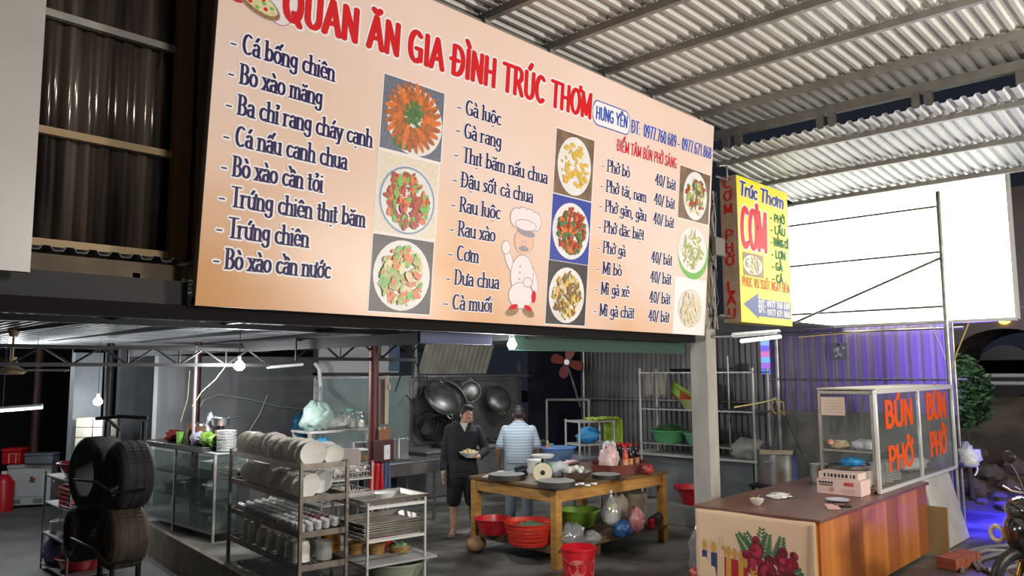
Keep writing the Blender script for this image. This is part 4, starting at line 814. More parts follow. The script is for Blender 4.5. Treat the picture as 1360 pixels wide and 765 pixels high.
t = thing('lidded_jar', 'plastic jar with a wide orange lid among the sauce bottles', 'jar', sp0+Vector((.06, .14, .016))); MB().lathe([(0, 0), (.05, 0), (.052, .22), (.045, .25), (0, .25)], n=20).done('jar', clear, t); MB().cyl((0, 0, .25), (0, 0, .29), .055, n=20).done('lid', M('lid_orange', (.75, .10, .02), .4), t); MB().cyl((0, 0, .004), (0, 0, .2), .045, n=18).done('contents', garl, t)
def bag(name, loc, r, seed, label, mat, cat='bag', amp=.28, z=.85): return tag(MB().crumple((0, 0, r[2]*z), r, seed, 16, 10, amp).done(name, mat, None, loc, sharp=3), label, cat)
pinkfilm = M('pink_film', (.62, .33, .32), .35, c2=(.7, .55, .54), scale=18); bluefilm = M('blue_film', (.02, .22, .55), .35, c2=(.06, .36, .68), scale=12); redfilm = M('red_film', (.40, .02, .025), .35, c2=(.5, .12, .1), scale=15)
bag('pink_bag', sp0+Vector((-.24, -.02, .018)), (.10, .10, .17), 2, 'pink and white plastic bag at the near end of the octagonal tray', pinkfilm)
bag('white_bag', sp0+Vector((-.11, .04, .018)), (.10, .10, .18), 4, 'knotted white plastic bag standing between pink bag and sauce bottles', bagwhite)
bag('red_bag', sp0+Vector((-.26, -.15, .002)), (.08, .05, .05), 7, 'red and clear bag lying before the octagonal tray', pinkfilm)
bag('cloth_bag', on(740, 634), (.17, .13, .09), 9, 'white cloth bundle behind the kitchen scale', M('bundle_white', (.55, .58, .58), .8, c2=(.42, .46, .46), scale=9))
t = thing('white_tub', 'white plastic tub behind the kitchen scale on the table', 'tub', on(711, 628)); MB().lathe([(0, 0), (.085, 0), (.1, .15), (.104, .155), (.095, .15), (0, .02)], n=24).done('tub', white, t)
bag('dark_bag', on(692, 633), (.09, .07, .07), 12, 'crumpled dark plastic bag beside the kitchen scale', darkplastic)
tag(MB().box(-.27, .27, -.035, .035, 0, .02).done('foam_strip', white, None, on(656, 631), rz=.4, bevel=.004), 'long white strip lying at the back of the prep table by the cook', 'strip')
bag('red_pouch', on(861, 630), (.07, .06, .06), 14, 'small red pouch behind the octagonal tray end', redfilm)
lidp = MB().lathe([(0, .012), (.03, .012), (.035, 0), (.037, .0), (.034, .014), (0, .016)], n=18).done('jar_lid', ceramic_w, None, on(764, 644)); tag(lidp, 'small white lid lying loose at the front of the prep table', 'lid', 'loose white lids')
for p in ((772, 643), (780, 645), (789, 643)): dup(lidp, on(*p))
# a basin of greens and a jar behind the table, on a low steel bench
t = thing('steel_bench', 'low steel bench behind the prep table holding the blue basin', 'bench', (8.35, 6.98, 0), -.06)
MB().box(0, .95, 0, .6, .8, .83).done('bench_top', dullsteel, t, bevel=.003)
for x, y in ((.02, .02), (.92, .02), (.02, .55), (.92, .55)): MB().cyl((x, y, 0), (x, y, .8), .02).done('leg', dullsteel, t)
def basin_mb(r, h, base=.7, thick=.006, n=32): return MB().lathe([(0, .004), (r*base, 0), (r*.96, h*.95), (r*1.04, h*.96), (r*1.04, h), (r*.95, h), (r*base*.98, .012), (0, .012)], n=n)
t = thing('blue_basin', 'clear blue plastic basin of greens behind the prep table', 'basin', on(742, 611, .833)); basin_mb(.24, .17).done('basin', glass('blue_clear', (.45, .6, .85), .12, .45, (.25, .38, .62)), t)
MB().torus((0, 0, .17), .245, .009).done('rim', M('rim_blue', (.05, .16, .5), .4), t); MB().crumple((0, 0, .08), (.18, .18, .06), 3, 16, 8, .25).done('greens', M('greens', (.05, .13, .05), .7, c2=(.2, .28, .18), scale=20), t, sharp=3)
t = thing('salt_jar', 'white jar with a green lid behind the blue basin', 'jar', on(731, 606, .833)); MB().cyl((0, 0, 0), (0, 0, .15), .05, n=20).done('jar', white, t); MB().cyl((0, 0, .15), (0, 0, .18), .053, n=20).done('lid', greenplastic, t)
o = bottle('oil_bottle', (8.5, 7.3, .831), .26, .035, M('oil_orange', (.5, .16, .04), .3), M('cap_cream', (.6, .45, .3), .5), 'orange bottle standing beside the cook in the striped shirt', 'bottle')
bag('meat_bag', on(757, 617, .845), (.16, .07, .03), 17, 'flat pink bag lying behind the garlic bowl', pinkfilm)
# ---- under the table
UZ = .227
t = thing('red_basin', 'plain red plastic basin on the shelf under the prep table', 'basin', on(656, 708, UZ)); basin_mb(.22, .17).done('basin', redplastic, t)
t = thing('red_basket', 'red perforated plastic basket of greens under the prep table corner', 'basket', on(703, 722, UZ))
g = MB(); R0, R1, HB = .21, .27, .235; g.lathe([(0, 0), (R0, 0), (R0*1.01, .03)], n=40); g.lathe([(R1*.975, HB-.05), (R1, HB), (R1*1.04, HB), (R1*1.03, HB-.012), (R1, HB-.014)], n=40)
for k in range(5): g.torus((0, 0, .03+k*.04), R0+(R1-R0)*(.03+k*.04)/HB, .006, n=36, k=6)
for i in range(56):
    for s_ in (-1, 1):
        a = 2*PI*i/56; P = [((R0+(R1-R0)*z/HB)*math.cos(a+s_*z*1.1), (R0+(R1-R0)*z/HB)*math.sin(a+s_*z*1.1), z) for z in (.02, .1, .19)]; g.tube(P, .007, n=5)
g.done('weave', M('red_weave', (.55, .03, .015), .4), t); MB().crumple((0, 0, .14), (.2, .2, .07), 5, 14, 8, .3).done('greens', M('greens', (0, 0, 0)), t, sharp=3)
t = thing('green_basin', 'lime green plastic basin under the long side of the prep table', 'basin', on(769, 698, UZ)); basin_mb(.24, .19).done('basin', limeplastic, t); MB().torus((0, 0, .185), .245, .01).done('rim', limeplastic, t)
bag('clear_bag', on(760, 725, UZ), (.13, .14, .12), 21, 'clear plastic bag of white food beside the table leg above the bucket', bagclear)
bag('clear_pouch', on(787, 722, UZ), (.09, .08, .07), 23, 'clear plastic pouch on the table shelf beyond the bucket', bagclear)
bag('blue_sack', on(826, 714, UZ), (.11, .1, .1), 25, 'dark blue plastic bag on the shelf past the hanging bag', M('navy_film', (.015, .06, .2), .35, c2=(.04, .12, .32), scale=14))
bag('rosy_sack', on(845, 706, UZ), (.11, .1, .14), 27, 'rosy plastic bag between the blue bag and machine parts under the table', M('rosy_film', (.42, .10, .10), .35, c2=(.55, .28, .28), scale=15))
bag('pale_sack', on(822, 698, UZ), (.12, .1, .2), 29, 'pale rag bundle behind the hanging bag under the table', M('rag', (.32, .27, .22), .85, c2=(.4, .35, .3), scale=10))
t = thing('white_drum', 'white plastic drum standing under the table behind the bags', 'drum', on(845, 692, UZ)); MB().lathe([(0, 0), (.13, 0), (.14, .3), (.13, .34), (0, .34)], n=24).done('drum', M('drum_cream', (.55, .48, .36), .6), t)
t = thing('grinder', 'black and red hand machine lying on the table shelf near the far leg', 'machine', on(872, 697, UZ), .3)
MB().cyl((-.16, 0, .07), (.1, 0, .07), .06, n=18).done('motor', darkplastic, t); MB().cyl((.1, 0, .07), (.2, 0, .08), .055, .035, n=18).done('head', redplastic, t); MB().box(-.24, -.14, -.03, .03, .0, .1).done('handle', redplastic, t, bevel=.01)
o = tag(MB().box(-.14, .14, -.1, .1, 0, .15).done('brick_block', brickm, None, (7.2, 5.62, .0), rz=.1, bevel=.006), 'brown brick block standing on the floor under the table beside the bucket', 'brick')
o = tag(MB().sph((0, 0, .09), (.13, .11, .09)).done('clay_pot', M('clay_brown', (.30, .16, .07), .6, c2=(.4, .25, .13), scale=8), None, on(632, 733, 0)), 'round brown clay pot on the floor beside the near left table leg', 'pot')
t = thing('red_bucket', 'red plastic bucket with a pale round mark on the floor by the table', 'bucket', on(769, 780, 0))
BKH, br0, br1 = .38, .135, .162; MB().lathe([(0, .004), (br0, 0), (br1, BKH-.02), (br1*1.05, BKH-.02), (br1*1.05, BKH), (br1*.97, BKH), (br0*.96, .012), (0, .012)], n=36).done('pail', M('bucket_red', (.58, .01, .02), .3, coat=.2), t)
g = MB(); ca = math.atan2(-.62, -.78)-.1
def bk(a, z, o_=.002): r = br0+(br1-br0)*z/BKH+o_; return (r*math.cos(ca+a), r*math.sin(ca+a), z)
for da in (0, 1.45):
    g.add([bk(da+.55*math.cos(i*PI/12), .2+.085*math.sin(i*PI/12)) for i in range(24)]+[bk(da, .2)], [(24, i, (i+1) % 24) for i in range(24)])
g.done('round_mark', M('bucket_mark', (.68, .22, .20), .4, c2=(.55, .1, .1), scale=30), t, smooth=False)
MB().tube([(br1*1.06*math.cos(ca+1.5-i*.25), br1*1.06*math.sin(ca+1.5-i*.25), BKH-.02-.12*math.sin(i*PI/12)) for i in range(13)], .004).done('handle', M('bucket_handle', (.3, .01, .015), .4), t)
t = thing('hanging_food_bag', 'full clear plastic bag of noodles and greens hanging from the table edge', 'bag', (7.28, 5.33, .34)); MB().lathe([(0, 0), (.06, .01), (.105, .07), (.11, .16), (.075, .24), (.03, .31), (.012, .36), (.02, .4), (0, .41)], n=18, wob=.1).done('film', bagclear, t, sharp=3)
MB().crumple((0, 0, .1), (.085, .085, .085), 5, 12, 8, .2).done('noodles', garl, t, sharp=3); MB().crumple((0, 0, .2), (.055, .055, .05), 8, 12, 8, .3).done('greens', M('bag_greens', (.45, .45, .08), .6), t, sharp=3)

# ================================================================== STOVE, WOKS AND HOOD SIDE
t = thing('steel_sink', 'stainless steel wash stand with a high back beside the standing cook', 'sink', (6.55, 8.5, 0))
MB().box(0, .98, .0, .7, .66, .82).done('basin_body', steel, t, bevel=.01); MB().box(-.02, 1.0, -.02, .72, .82, .84).done('rim', dullsteel, t, bevel=.004)
MB().box(.0, .98, .66, .72, .84, 1.1).done('back_splash', steel, t, bevel=.006); MB().box(.12, .6, .12, .5, .841, .846).done('black_well', darkplastic, t, bevel=.002)
for x, y in ((.03, .03), (.93, .03), (.03, .64), (.93, .64)): MB().cyl((x, y, 0), (x, y, .66), .022).done('leg', dullsteel, t)
MB().box(.03, .93, .05, .64, .15, .17).done('under_shelf', dullsteel, t, smooth=False)
MB().tube([(.75, .6, .84), (.75, .6, 1.12), (.75, .45, 1.16), (.75, .38, 1.1)], .014).done('tap', steel, t); MB().torus((.3, .62, 1.08), .16, .013, (0, 1, 0), a0=0, a1=PI).done('hose_hoop', darkplastic, t)
t = thing('stove_bench', 'dark cement stove bench under the hanging woks', 'stove', (8.6, 10.0, 0)); MB().box(0, 3.0, 0, .78, 0, .72).done('bench', soot, t, bevel=.02); MB().box(-.02, 3.02, -.02, .8, .72, .76).done('slab', concrete, t, bevel=.008)
for x in (.7, 1.9): MB().torus((x, .35, .8), .2, .03).done('burner_ring', blackmetal, t)
wokm = M('wok_grey', (.30, .30, .29), .4, .85, c2=(.16, .16, .155), scale=5); wokd = M('wok_dark', (.05, .048, .045), .4, .7, c2=(.1, .1, .095), scale=5)
def wok(px, py, Y, R, ax, mat, lab):
    c = at(px, py, Y=Y); w = thing('wok', lab, 'wok', c); ax = Vector(ax).normalized(); prof = [(0, 0)]+[(R*math.sin(a*PI/18), R*.42*(1-math.cos(a*PI/18))) for a in range(1, 10)]+[(R*1.03, R*.42), (R*1.03, R*.45), (R*.98, R*.43)]+[(R*.97*math.sin(a*PI/18), R*.42*(1-math.cos(a*PI/18))+.006) for a in range(8, 0, -1)]+[(0, .006)]
    MB().lathe(prof, (0, 0, 0), 32, axis=tuple(-ax)).done('pan', mat, w)
    A = Vector((0, 0, 1)).rotation_difference(-ax).to_matrix(); u = Vector((0, 0, 1))-ax*ax.z; u = u.normalized() if u.length > .01 else Vector((0, 0, 1))
    for s_ in (1, -1): MB().torus(-ax*(R*.42)+u*s_*R*1.07, R*.16, .009, tuple(ax)).done('handle', dullsteel, w)
    return w
wok(593, 523, 10.35, .34, (-.01, -.81, .58), wokm, 'large bright wok hanging highest in front of the dark wok')
wok(588, 537, 10.45, .40, (.25, -.2, .95), wokd, 'widest dark wok hanging open below the bright wok') if False else wok(589, 539, 10.62, .41, (.08, .9, -.42), wokd, 'widest dark wok hanging open below the bright wok')
wok(626, 519, 10.4, .185, (-.55, -.83, .1), wokm, 'smallest wok hanging in the middle of the rail')
wok(666, 526, 10.4, .27, (-.18, -.83, .45), wokm, 'wok hanging at the far end of the rail near the dark opening')
cab = M('cable_black', (.012, .012, .013), .5)
for k, P in enumerate(([(540, 455, 10.5), (556, 490, 10.5), (560, 520, 10.5), (548, 535, 10.5), (540, 525, 10.5)], [(548, 470, 10.5), (535, 490, 10.5), (525, 520, 10.5)], [(500, 470, 8.3), (520, 480, 9), (545, 470, 10), (560, 455, 10.5)])):
    tag(MB().tube([at(a, b, Y=c) for a, b, c in P], .012, n=6).done('cable', cab), 'black cable looping down before the greenish panel', 'cable', 'cables by the red post')
t = thing('gas_hose_bundle', 'tangle of black rubber hoses hanging under the dark wok', 'hose', at(568, 562, Y=10.6))
for i in range(5): MB().torus((.03*i, -.02*i, -.02*i), .2+.02*i, .018, (.4, 1, .2*i), n=26).done('loop', cab, t)
# ---- wall fan in the dark opening
fp = at(753, 481, X=11.5); t = thing('wall_fan', 'old rust red four bladed fan on a bracket in the dark opening', 'fan', fp)
fx = Vector((-.82, -.57, 0)); ft = Matrix.Translation((0, 0, 0)) @ Vector((0, 0, 1)).rotation_difference(fx).to_matrix().to_4x4()
redb = M('blade_rust', (.20, .035, .025), .5, c2=(.14, .025, .02), scale=5)
for k in range(4):
    a = k*PI/2+.35; g = MB(); g.T = ft @ Matrix.Rotation(a, 4, 'Z') @ Matrix.Rotation(.4, 4, 'X'); g.prism([(.05, -.04), (.12, -.09), (.24, -.11), (.30, -.06), (.31, .03), (.25, .09), (.12, .07), (.05, .04)], -.004, .004); g.done('blade', redb, t)
g = MB(); g.T = ft; g.cyl((0, 0, -.03), (0, 0, .05), .05, n=20); g.done('hub', M('hub_grey', (.35, .33, .32), .35, .6), t); g = MB(); g.T = ft; g.cyl((0, 0, -.25), (0, 0, -.03), .09, n=18); g.done('motor', blackmetal, t)
MB().tube([(.1, .1, 0), (.35, .1, -.5), (.45, .05, -.85)], .022).done('bracket', dullsteel, t)
t = thing('opening_frame', 'grey pipe frame standing in the dark opening below the fan', 'frame', (11.3, 9.0, 0)); g = MB(); a = at(726, 531, X=11.4)-Vector((11.3, 9, 0)); b = at(782, 531, X=11.4)-Vector((11.3, 9, 0)); g.cyl((a.x, a.y, 0), a, .025); g.cyl(a, b, .025); g.cyl((b.x, b.y, 0), b, .025); g.done('pipes', tubegrey, t)
# ---- little rack with a lime towel
rp = (9.35, 7.4, 0); t = thing('wire_rack', 'small pale metal rack draped with a lime towel behind the table', 'rack', rp, -.35); pale = M('pale_metal', (.50, .49, .45), .45, .3)
for x, y in ((0, 0), (.62, 0), (0, .4), (.62, .4)): MB().cyl((x, y, 0), (x, y, 1.33), .016).done('post', pale, t)
for z in (1.29, .95, .6):
    g = MB(); g.box(0, .62, -.01, .01, z, z+.025); g.box(0, .62, .39, .41, z, z+.025); g.box(-.01, .01, 0, .4, z, z+.025); g.box(.61, .63, 0, .4, z, z+.025)
    for i in range(9): g.cyl((.07*i+.03, 0, z+.012), (.07*i+.03, .4, z+.012), .004, n=5)
    g.done('shelf', pale, t)
o = thing('lime_towel', 'lime green towel draped over the corner of the small rack', 'towel', (9.83, 7.24, 0)); limec = M('lime_cloth', (.36, .50, .05), .85, c2=(.28, .42, .03), scale=8)
g = MB(); vs = []; fs = []
for i in range(13):
    for j in range(9):
        s_ = i/12; y = -.12+.34*j/8; z = 1.345+.02*math.sin(j*1.9+i*.7); x = -.3+.52*min(1, s_*2); 
        if s_ > .5: z -= (s_-.5)*.8; x += .02*math.sin(j*2.1)
        vs.append((x, y, z))
for i in range(12):
    for j in range(8): k = i*9+j; fs.append((k, k+1, k+10, k+9))
g.add(vs, fs); g.done('cloth', limec, o, solid=.012, sharp=3)
bag('blue_tarp', (9.62, 7.45, .976), (.22, .14, .12), 31, 'blue plastic sheet bundled on the middle level of the small rack', bluefilm)
# ---- tall metal shelf at the tin wall with basins
t = thing('metal_shelf', 'tall grey metal shelf along the tin wall behind the cement post', 'shelf', (11.05, 5.45, 0))
for x, y in ((0, 0), (0, 2.0), (.5, 0), (.5, 2.0)): MB().cyl((x, y, 0), (x, y, 2.1), .02).done('post', pale, t)
for z in (2.04, 1.45, .9): MB().box(-.02, .52, -.02, 2.02, z-.02, z).done('board', dullsteel, t, smooth=False)
MB().box(-.05, .55, -.05, 2.2, .70, .735).done('board', pale, t, smooth=False)
MB().box(.1, .12, .1, 2.0, .02, .69).done('apron_sheet', M('sheet_grey', (.13, .14, .145), .6, c2=(.18, .19, .195), scale=3), t, smooth=False)
def onx(px, py, X, z): p = at(px, py, X=X); return (X, p.y, z)
def basin(name, loc, r, h, mat, lab, rot=None): 
    o = thing(name, lab, 'basin', loc); basin_mb(r, h).done('basin', mat, o); MB().torus((0, 0, h), r*1.0, .009).done('rim', mat, o)
    if rot: o.rotation_euler = rot
    return o
gb = basin('green_basin', onx(890, 585, 11.28, .902), .31, .19, greenplastic, 'green basin heaped with leafy vegetables on the metal shelf'); g = MB(); rn = random.Random(6)
for i in range(240):
    a = rn.uniform(0, 6.28); q = .27*math.sqrt(rn.random()); d = Vector((rn.gauss(0, 1), rn.gauss(0, 1), rn.gauss(0, .5))).normalized()*.07; c = Vector((q*math.cos(a), q*math.sin(a), .17+.09*(1-(q/.27)**2)+rn.uniform(-.02, .03))); e = d.orthogonal().normalized()*.012; g.add([c-d, c+e, c+d, c-e], [(0, 1, 2, 3)])
stuff(g.done('leaves', M('veg_leaf', (.03, .09, .03), .6, c2=(.08, .17, .05), scale=12), gb, smooth=False)); basin_mb(.27, .17).done('filling', M('veg_dark', (.03, .06, .02), .8), gb)
basin('teal_basin', onx(930, 588, 11.28, .902), .26, .17, M('teal_plastic', (.16, .42, .28), .4), 'smaller pale green basin at the cement post end of the shelf')
basin('lime_basin', onx(903, 527, 11.26, 1.62), .25, .16, limeplastic, 'bright green basin tilted inside the red one on the shelf', (.5, .35, 0))
basin('orange_red_basin', onx(906, 533, 11.3, 1.56), .28, .14, M('brick_red_plastic', (.40, .07, .03), .45), 'brick red basin tilted under the bright green basin', (.5, .35, 0))
basin('olive_basin', onx(924, 536, 11.2, 1.452), .26, .15, M('olive_plastic', (.38, .38, .16), .45), 'olive beige basin standing before the tilted basins on the shelf')
o = thing('frying_pan', 'black frying pan on the top board of the metal shelf', 'pan', onx(905, 492, 11.25, 2.042)); MB().lathe([(0, 0), (.16, 0), (.2, .05), (.195, .05), (.155, .008), (0, .008)], n=28).done('pan', blackmetal, o); MB().cyl((0, -.19, .045), (.05, -.42, .07), .013).done('handle', blackmetal, o)
o = thing('steel_pot', 'small shiny pot beside the frying pan on the top board', 'pot', onx(931, 492, 11.2, 2.042)); MB().lathe([(0, 0), (.1, 0), (.105, .12), (.1, .12), (.095, .01), (0, .01)], n=24).done('pot', steel, o); MB().torus((0, 0, .1), .12, .008, (0, 1, 0), a0=0, a1=PI).done('handle', steel, o)
rag = M('rag_beige', (.34, .30, .25), .9, c2=(.26, .23, .19), scale=7)
for k, (px, w) in enumerate(((864, .16), (880, .2))):
    p = at(px, 500, X=11.02); o = thing('hanging_cloth', ('narrow grey rag hanging from the top board of the metal shelf', 'beige rag hanging folded beside the narrow grey rag')[k], 'cloth', (11.0, p.y, 1.62)); g = MB(); vs = []; n = 10
    for i in range(n+1):
        for j in range(8): vs.append((-.012-.02*math.sin(j*1.7+i*.3), (j/7-.5)*w*(1-.3*i/n), .4-(.36+.04*math.sin(j*2.2))*i/n))
    g.add(vs, [(i*8+j, i*8+j+1, i*8+j+9, i*8+j+8) for i in range(n) for j in range(7)]); g.done('cloth', rag, o, solid=.008, sharp=3)
o = basin('red_tub', (9.62, 5.62, .272), .27, .22, M('tub_red', (.42, .012, .02), .3), 'deep red tub standing on the low cement ledge by the post'); 
for s_ in (-1, 1): MB().torus((0, s_*.29, .19), .05, .01, (1, 0, 0)).done('handle', redplastic, o)
# ---- behind the counter: stock pot, bottle, sack, cords
t = thing('pot_stool', 'low dark stool under the steel stock pot', 'stool', (10.2, 4.72, 0)); MB().box(-.3, .3, -.28, .28, .52, .56).done('seat', blackmetal, t, bevel=.006)
for x, y in ((-.26, -.24), (.26, -.24), (-.26, .24), (.26, .24)): MB().cyl((x, y, 0), (x, y, .52), .02).done('leg', blackmetal, t)
t = thing('stock_pot', 'tall stainless stock pot with a cardboard lid behind the counter', 'pot', (10.2, 4.72, .561)); MB().lathe([(0, 0), (.25, 0), (.26, .01), (.26, .40), (.268, .405), (.255, .405), (.25, .012), (0, .012)], n=40).done('pot', steel, t); MB().box(-.3, .24, -.2, .22, .407, .415, TR((0, 0, 0), rz=.4)).done('cardboard_lid', M('card_pale', (.5, .4, .28), .8), t, smooth=False)
for s_ in (-1, 1): MB().torus((s_*.27, 0, .3), .05, .009, (0, 0, 1)).done('handle', steel, t)
p = at(984, 655, X=8.6); t = thing('oil_jug', 'yellow plastic bottle standing behind the counter next to the post', 'bottle', (8.6, p.y, .30)); MB().lathe([(0, 0), (.06, 0), (.065, .16), (.05, .22), (.02, .27), (0, .27)], n=18, sy=.7).done('jug', M('jug_yellow', (.62, .52, .03), .35), t); MB().cyl((0, 0, .27), (0, 0, .3), .022).done('cap', white, t)
t = thing('bottle_crate', 'dark crate on the floor under the yellow bottle', 'crate', (8.6, p.y, 0)); MB().box(-.2, .2, -.2, .2, 0, .299).done('crate', blackmetal, t, bevel=.01)
bag('grain_sack', onx(993, 590, 11.2, .74), (.2, .24, .16), 41, 'pale sack lying on the bench board beyond the cement post', M('sack_pale', (.42, .41, .37), .8, c2=(.32, .31, .28), scale=6))
bag('floor_bag', at(936, 770, z=.0), (.15, .13, .3), 43, 'clear plastic bag on the floor beside the rose cloth', bagclear); bag('red_scrap', at(924, 785, z=.0)+Vector((0, 0, .12)), (.06, .05, .05), 44, 'red scrap of plastic in front of the clear floor bag', redfilm)
t = thing('label_tin', 'grey tin with a round red label behind the food case', 'tin', (8.95, 3.66, .803)); MB().cyl((0, 0, 0), (0, 0, .2), .1, n=24).done('tin', dullsteel, t); g = MB(); g.cyl((-.075, -.066, .12), (-.082, -.072, .12), .05, n=20); g.done('round_label', redplastic, t)
cordm = M('cord_yellow', (.50, .38, .10), .6)
pts = [at(975, 541, X=8.2), at(1010, 535, X=9), at(1030, 530, X=9.6), at(1036, 545, X=9.6), at(1042, 552, X=9.6), at(1040, 535, X=9.6), at(1028, 528, X=9.6), at(1024, 540, X=9.6), at(1030, 550, X=9.6), at(1040, 548, X=9.6)]
tag(MB().tube(pts, .009, n=6).done('cord', cordm), 'yellow cord looped between the cement post and the pole', 'cord')
tag(MB().tube([at(1287, 428, X=11.5), at(1270, 470, X=11.5), at(1262, 497, X=11.5)], .009, n=6).done('cord', cordm), 'yellow cord hanging under the lit billboard beside its post', 'cord')
for k, (a, b) in enumerate((((1030, 555), (1026, 600)), ((1042, 550), (1066, 605)))): tag(MB().cyl(at(*a, X=9.65), at(*b, X=10.15), .004, n=5).done('string', cab), 'dark string running from the looped cord to the stock pot', 'string', 'strings above the stock pot')
tag(MB().tube([at(1243, 428, X=11.7), at(1240, 440, X=11.7), at(1248, 455, X=11.7), at(1256, 478, X=11.7)], .008, n=6).done('wire', white), 'white wire dangling under the lit billboard', 'wire')
tag(MB().tube([at(1060, 448, X=10.5), at(1150, 440, X=11), at(1240, 432, X=11.4)], .007, n=6).done('wire', cordm), 'slack pale wire strung below the lit billboard', 'wire')
p = at(1018, 475, X=11.85); t = thing('neon_banner', 'small banner of coloured stripes hanging by the tin wall pole', 'banner', (11.8, p.y, 2.0)); g = MB()
for i in range(6): g.m(i).box(0, .02, -.07, .07, .09*i, .09*i+.088)
g.done('stripes', [M('stripe%s' % n_, c_, .5, emit=c_, es=.7) for n_, c_ in (('_blue', (.1, .2, .9)), ('_violet', (.4, .15, .8)), ('_cyan', (.2, .5, .9)), ('_rose', (.7, .2, .6)), ('_indigo', (.2, .15, .9)), ('_sky', (.3, .5, .95)))], t, smooth=False)
t = thing('poster_patch', 'small worn poster stuck on the ribbed tin wall', 'poster', at(1114, 467, X=11.93)); g = MB(); g.box(0, .01, -.12, .12, -.12, .13); g.m(1)
for i in range(12): y = random.uniform(-.1, .06); z = random.uniform(-.1, .1); g.box(-.004, 0, y, y+.04, z, z+.03)
g.done('sheet', [M('poster_dark', (.12, .12, .16), .6), M('poster_pale', (.4, .4, .48), .6)], t, smooth=False)

# ================================================================== WASHING-UP SIDE: dish rack, trolley, cabinet
RZ = -math.atan2(.14, .99); RO = Vector((4.1, 6.55, 0))
def RK(x, y, z): return RO + Matrix.Rotation(RZ, 3, 'Z') @ Vector((x, y, z))
RW, RL = .47, 1.88
rackm = M('rack_steel', (.20, .17, .14), .4, .7, c2=(.12, .1, .085), scale=6)
t = thing('dish_rack', 'long four level dark metal dish rack standing along the cement kerb', 'rack', RO, RZ)
for x, y in ((0, 0), (RW, 0), (0, RL), (RW, RL)): MB().box(x-.017, x+.017, y-.017, y+.017, 0, 1.22).done('post', rackm, t, bevel=.003)
LV = (1.17, .87, .55, .25)
for z in LV:
    g = MB(); g.box(-.01, .01, 0, RL, z-.02, z+.035); g.box(RW-.01, RW+.01, 0, RL, z-.02, z+.035); g.box(0, RW, -.01, .01, z-.02, z+.035); g.box(0, RW, RL-.01, RL+.01, z-.02, z+.035)
    for i in range(11): g.cyl((.02+i*.043, 0, z), (.02+i*.043, RL, z), .004, n=5)
    for i in range(12): g.cyl((0, .08+i*.157, z-.008), (RW, .08+i*.157, z-.008), .004, n=5)
    g.done('tray', rackm, t, smooth=False)
def prow(z, y0, y1, x, r, n, mat, label, group, lean=.18, jit=.02, nm='plate'):
    first = None
    for i in range(n):
        y = y0+(y1-y0)*i/(n-1); rr = r*random.uniform(.9, 1.06); q = RK(x+random.uniform(-jit, jit), y, z+rr*.985)
        rot = (PI/2+lean+.2*math.sin(i*1.15)+random.uniform(-.1, .1), 0, RZ+random.uniform(-.2, .2))
        if first is None:
            first = plate_mb(r, .022).done(nm, mat, None, q); first.rotation_euler = rot; tag(first, label, 'plate', group)
        else: dup(first, q, rot, scale=rr/r)
prow(LV[0]+.006, .07, 1.74, .13, .128, 18, ceramic, 'cream plate standing on edge in the outer row on top of the dish rack', 'outer row of plates on top of the rack')
prow(LV[0]+.006, .1, 1.0, .36, .10, 9, ceramic, 'smaller cream plate leaning in the inner row on top of the dish rack', 'inner row of plates on top of the rack', .32)
prow(LV[1]+.006, .12, 1.70, .12, .12, 16, ceramic, 'cream plate standing on edge in the second level of the dish rack', 'plates on the second rack level', .22)
prow(LV[1]+.006, .3, 1.5, .34, .12, 14, ceramic_w, 'white plate standing behind the cream ones on the second rack level', 'inner plates on the second rack level', .3)
cupm = MB().lathe([(0, .065), (.024, .065), (.036, .0), (.038, 0), (.027, .069), (0, .071)], n=14)
cup0 = None
for r_ in range(5):
    for i in range(17):
        q = RK(.06+r_*.085, .12+i*.1, LV[2]+.006+.006*r_); rot = (.5, random.uniform(-.1, .1), RZ+random.uniform(-.2, .2))
        if cup0 is None: cup0 = cupm.done('cup', M('cup_glass', (.50, .50, .48), .15, coat=.4), None, q+Vector((0, 0, .02))); cup0.rotation_euler = rot; tag(cup0, 'small white cup upside down in the rows on the third level of the dish rack', 'cup', 'cups on the third rack level')
        else: dup(cup0, q+Vector((0, 0, .02)), rot)
bowlm = MB().lathe([(0, .07), (.035, .07), (.038, .062), (.06, .05), (.082, .0), (.085, 0), (.064, .056), (.04, .068), (0, .076)], n=22)
bw0 = None
for k, y in enumerate((.3, .52, .74, .97, 1.2, 1.42, 1.64)):
    for i in range(6 if k < 2 else 5 if k < 5 else 7):
        q = RK(.15+.02*math.sin(k), y, LV[3]+.006+i*.026)
        if bw0 is None: bw0 = bowlm.done('soup_bowl', ceramic, None, q); tag(bw0, 'cream soup bowl upside down in a stack on the bottom level of the dish rack', 'bowl', 'stacked bowls on the bottom rack level')
        else: dup(bw0, q)
for k, (y, h) in enumerate(((.25, .17), (.5, .19))):
    q = RK(.36, y, LV[3]+.006); tag(MB().lathe([(0, 0), (.08, 0), (.085, h), (.08, h), (.075, .01), (0, .01)], n=22).done('canister', M('canister_grey', (.45, .44, .42), .4, .3), None, q), ('grey canister standing behind the bowls at the near end of the bottom rack level', 'taller grey canister behind the bowls on the bottom rack level')[k], 'canister')
tag(MB().box(-.1, .1, -.16, .16, 0, .05).done('box_lid', M('maroon_box', (.16, .02, .03), .5), None, RK(.36, .42, LV[2]+.06), RZ, bevel=.004), 'dark maroon tray lying behind the cups on the third rack level', 'tray')
ladle0 = None
for k in range(5):
    q = RK(.1+.08*k, .25+.1*(k % 3), .045)
    if ladle0 is None: ladle0 = MB().tube([(-.2, 0, 0), (.12, .02, .01)], .008, n=6).done('skewer', steel, None, q, .4); tag(ladle0, 'long steel utensil lying on the floor sheet under the dish rack', 'utensil', 'utensils under the rack')
    else: dup(ladle0, q, .4+k*.2)
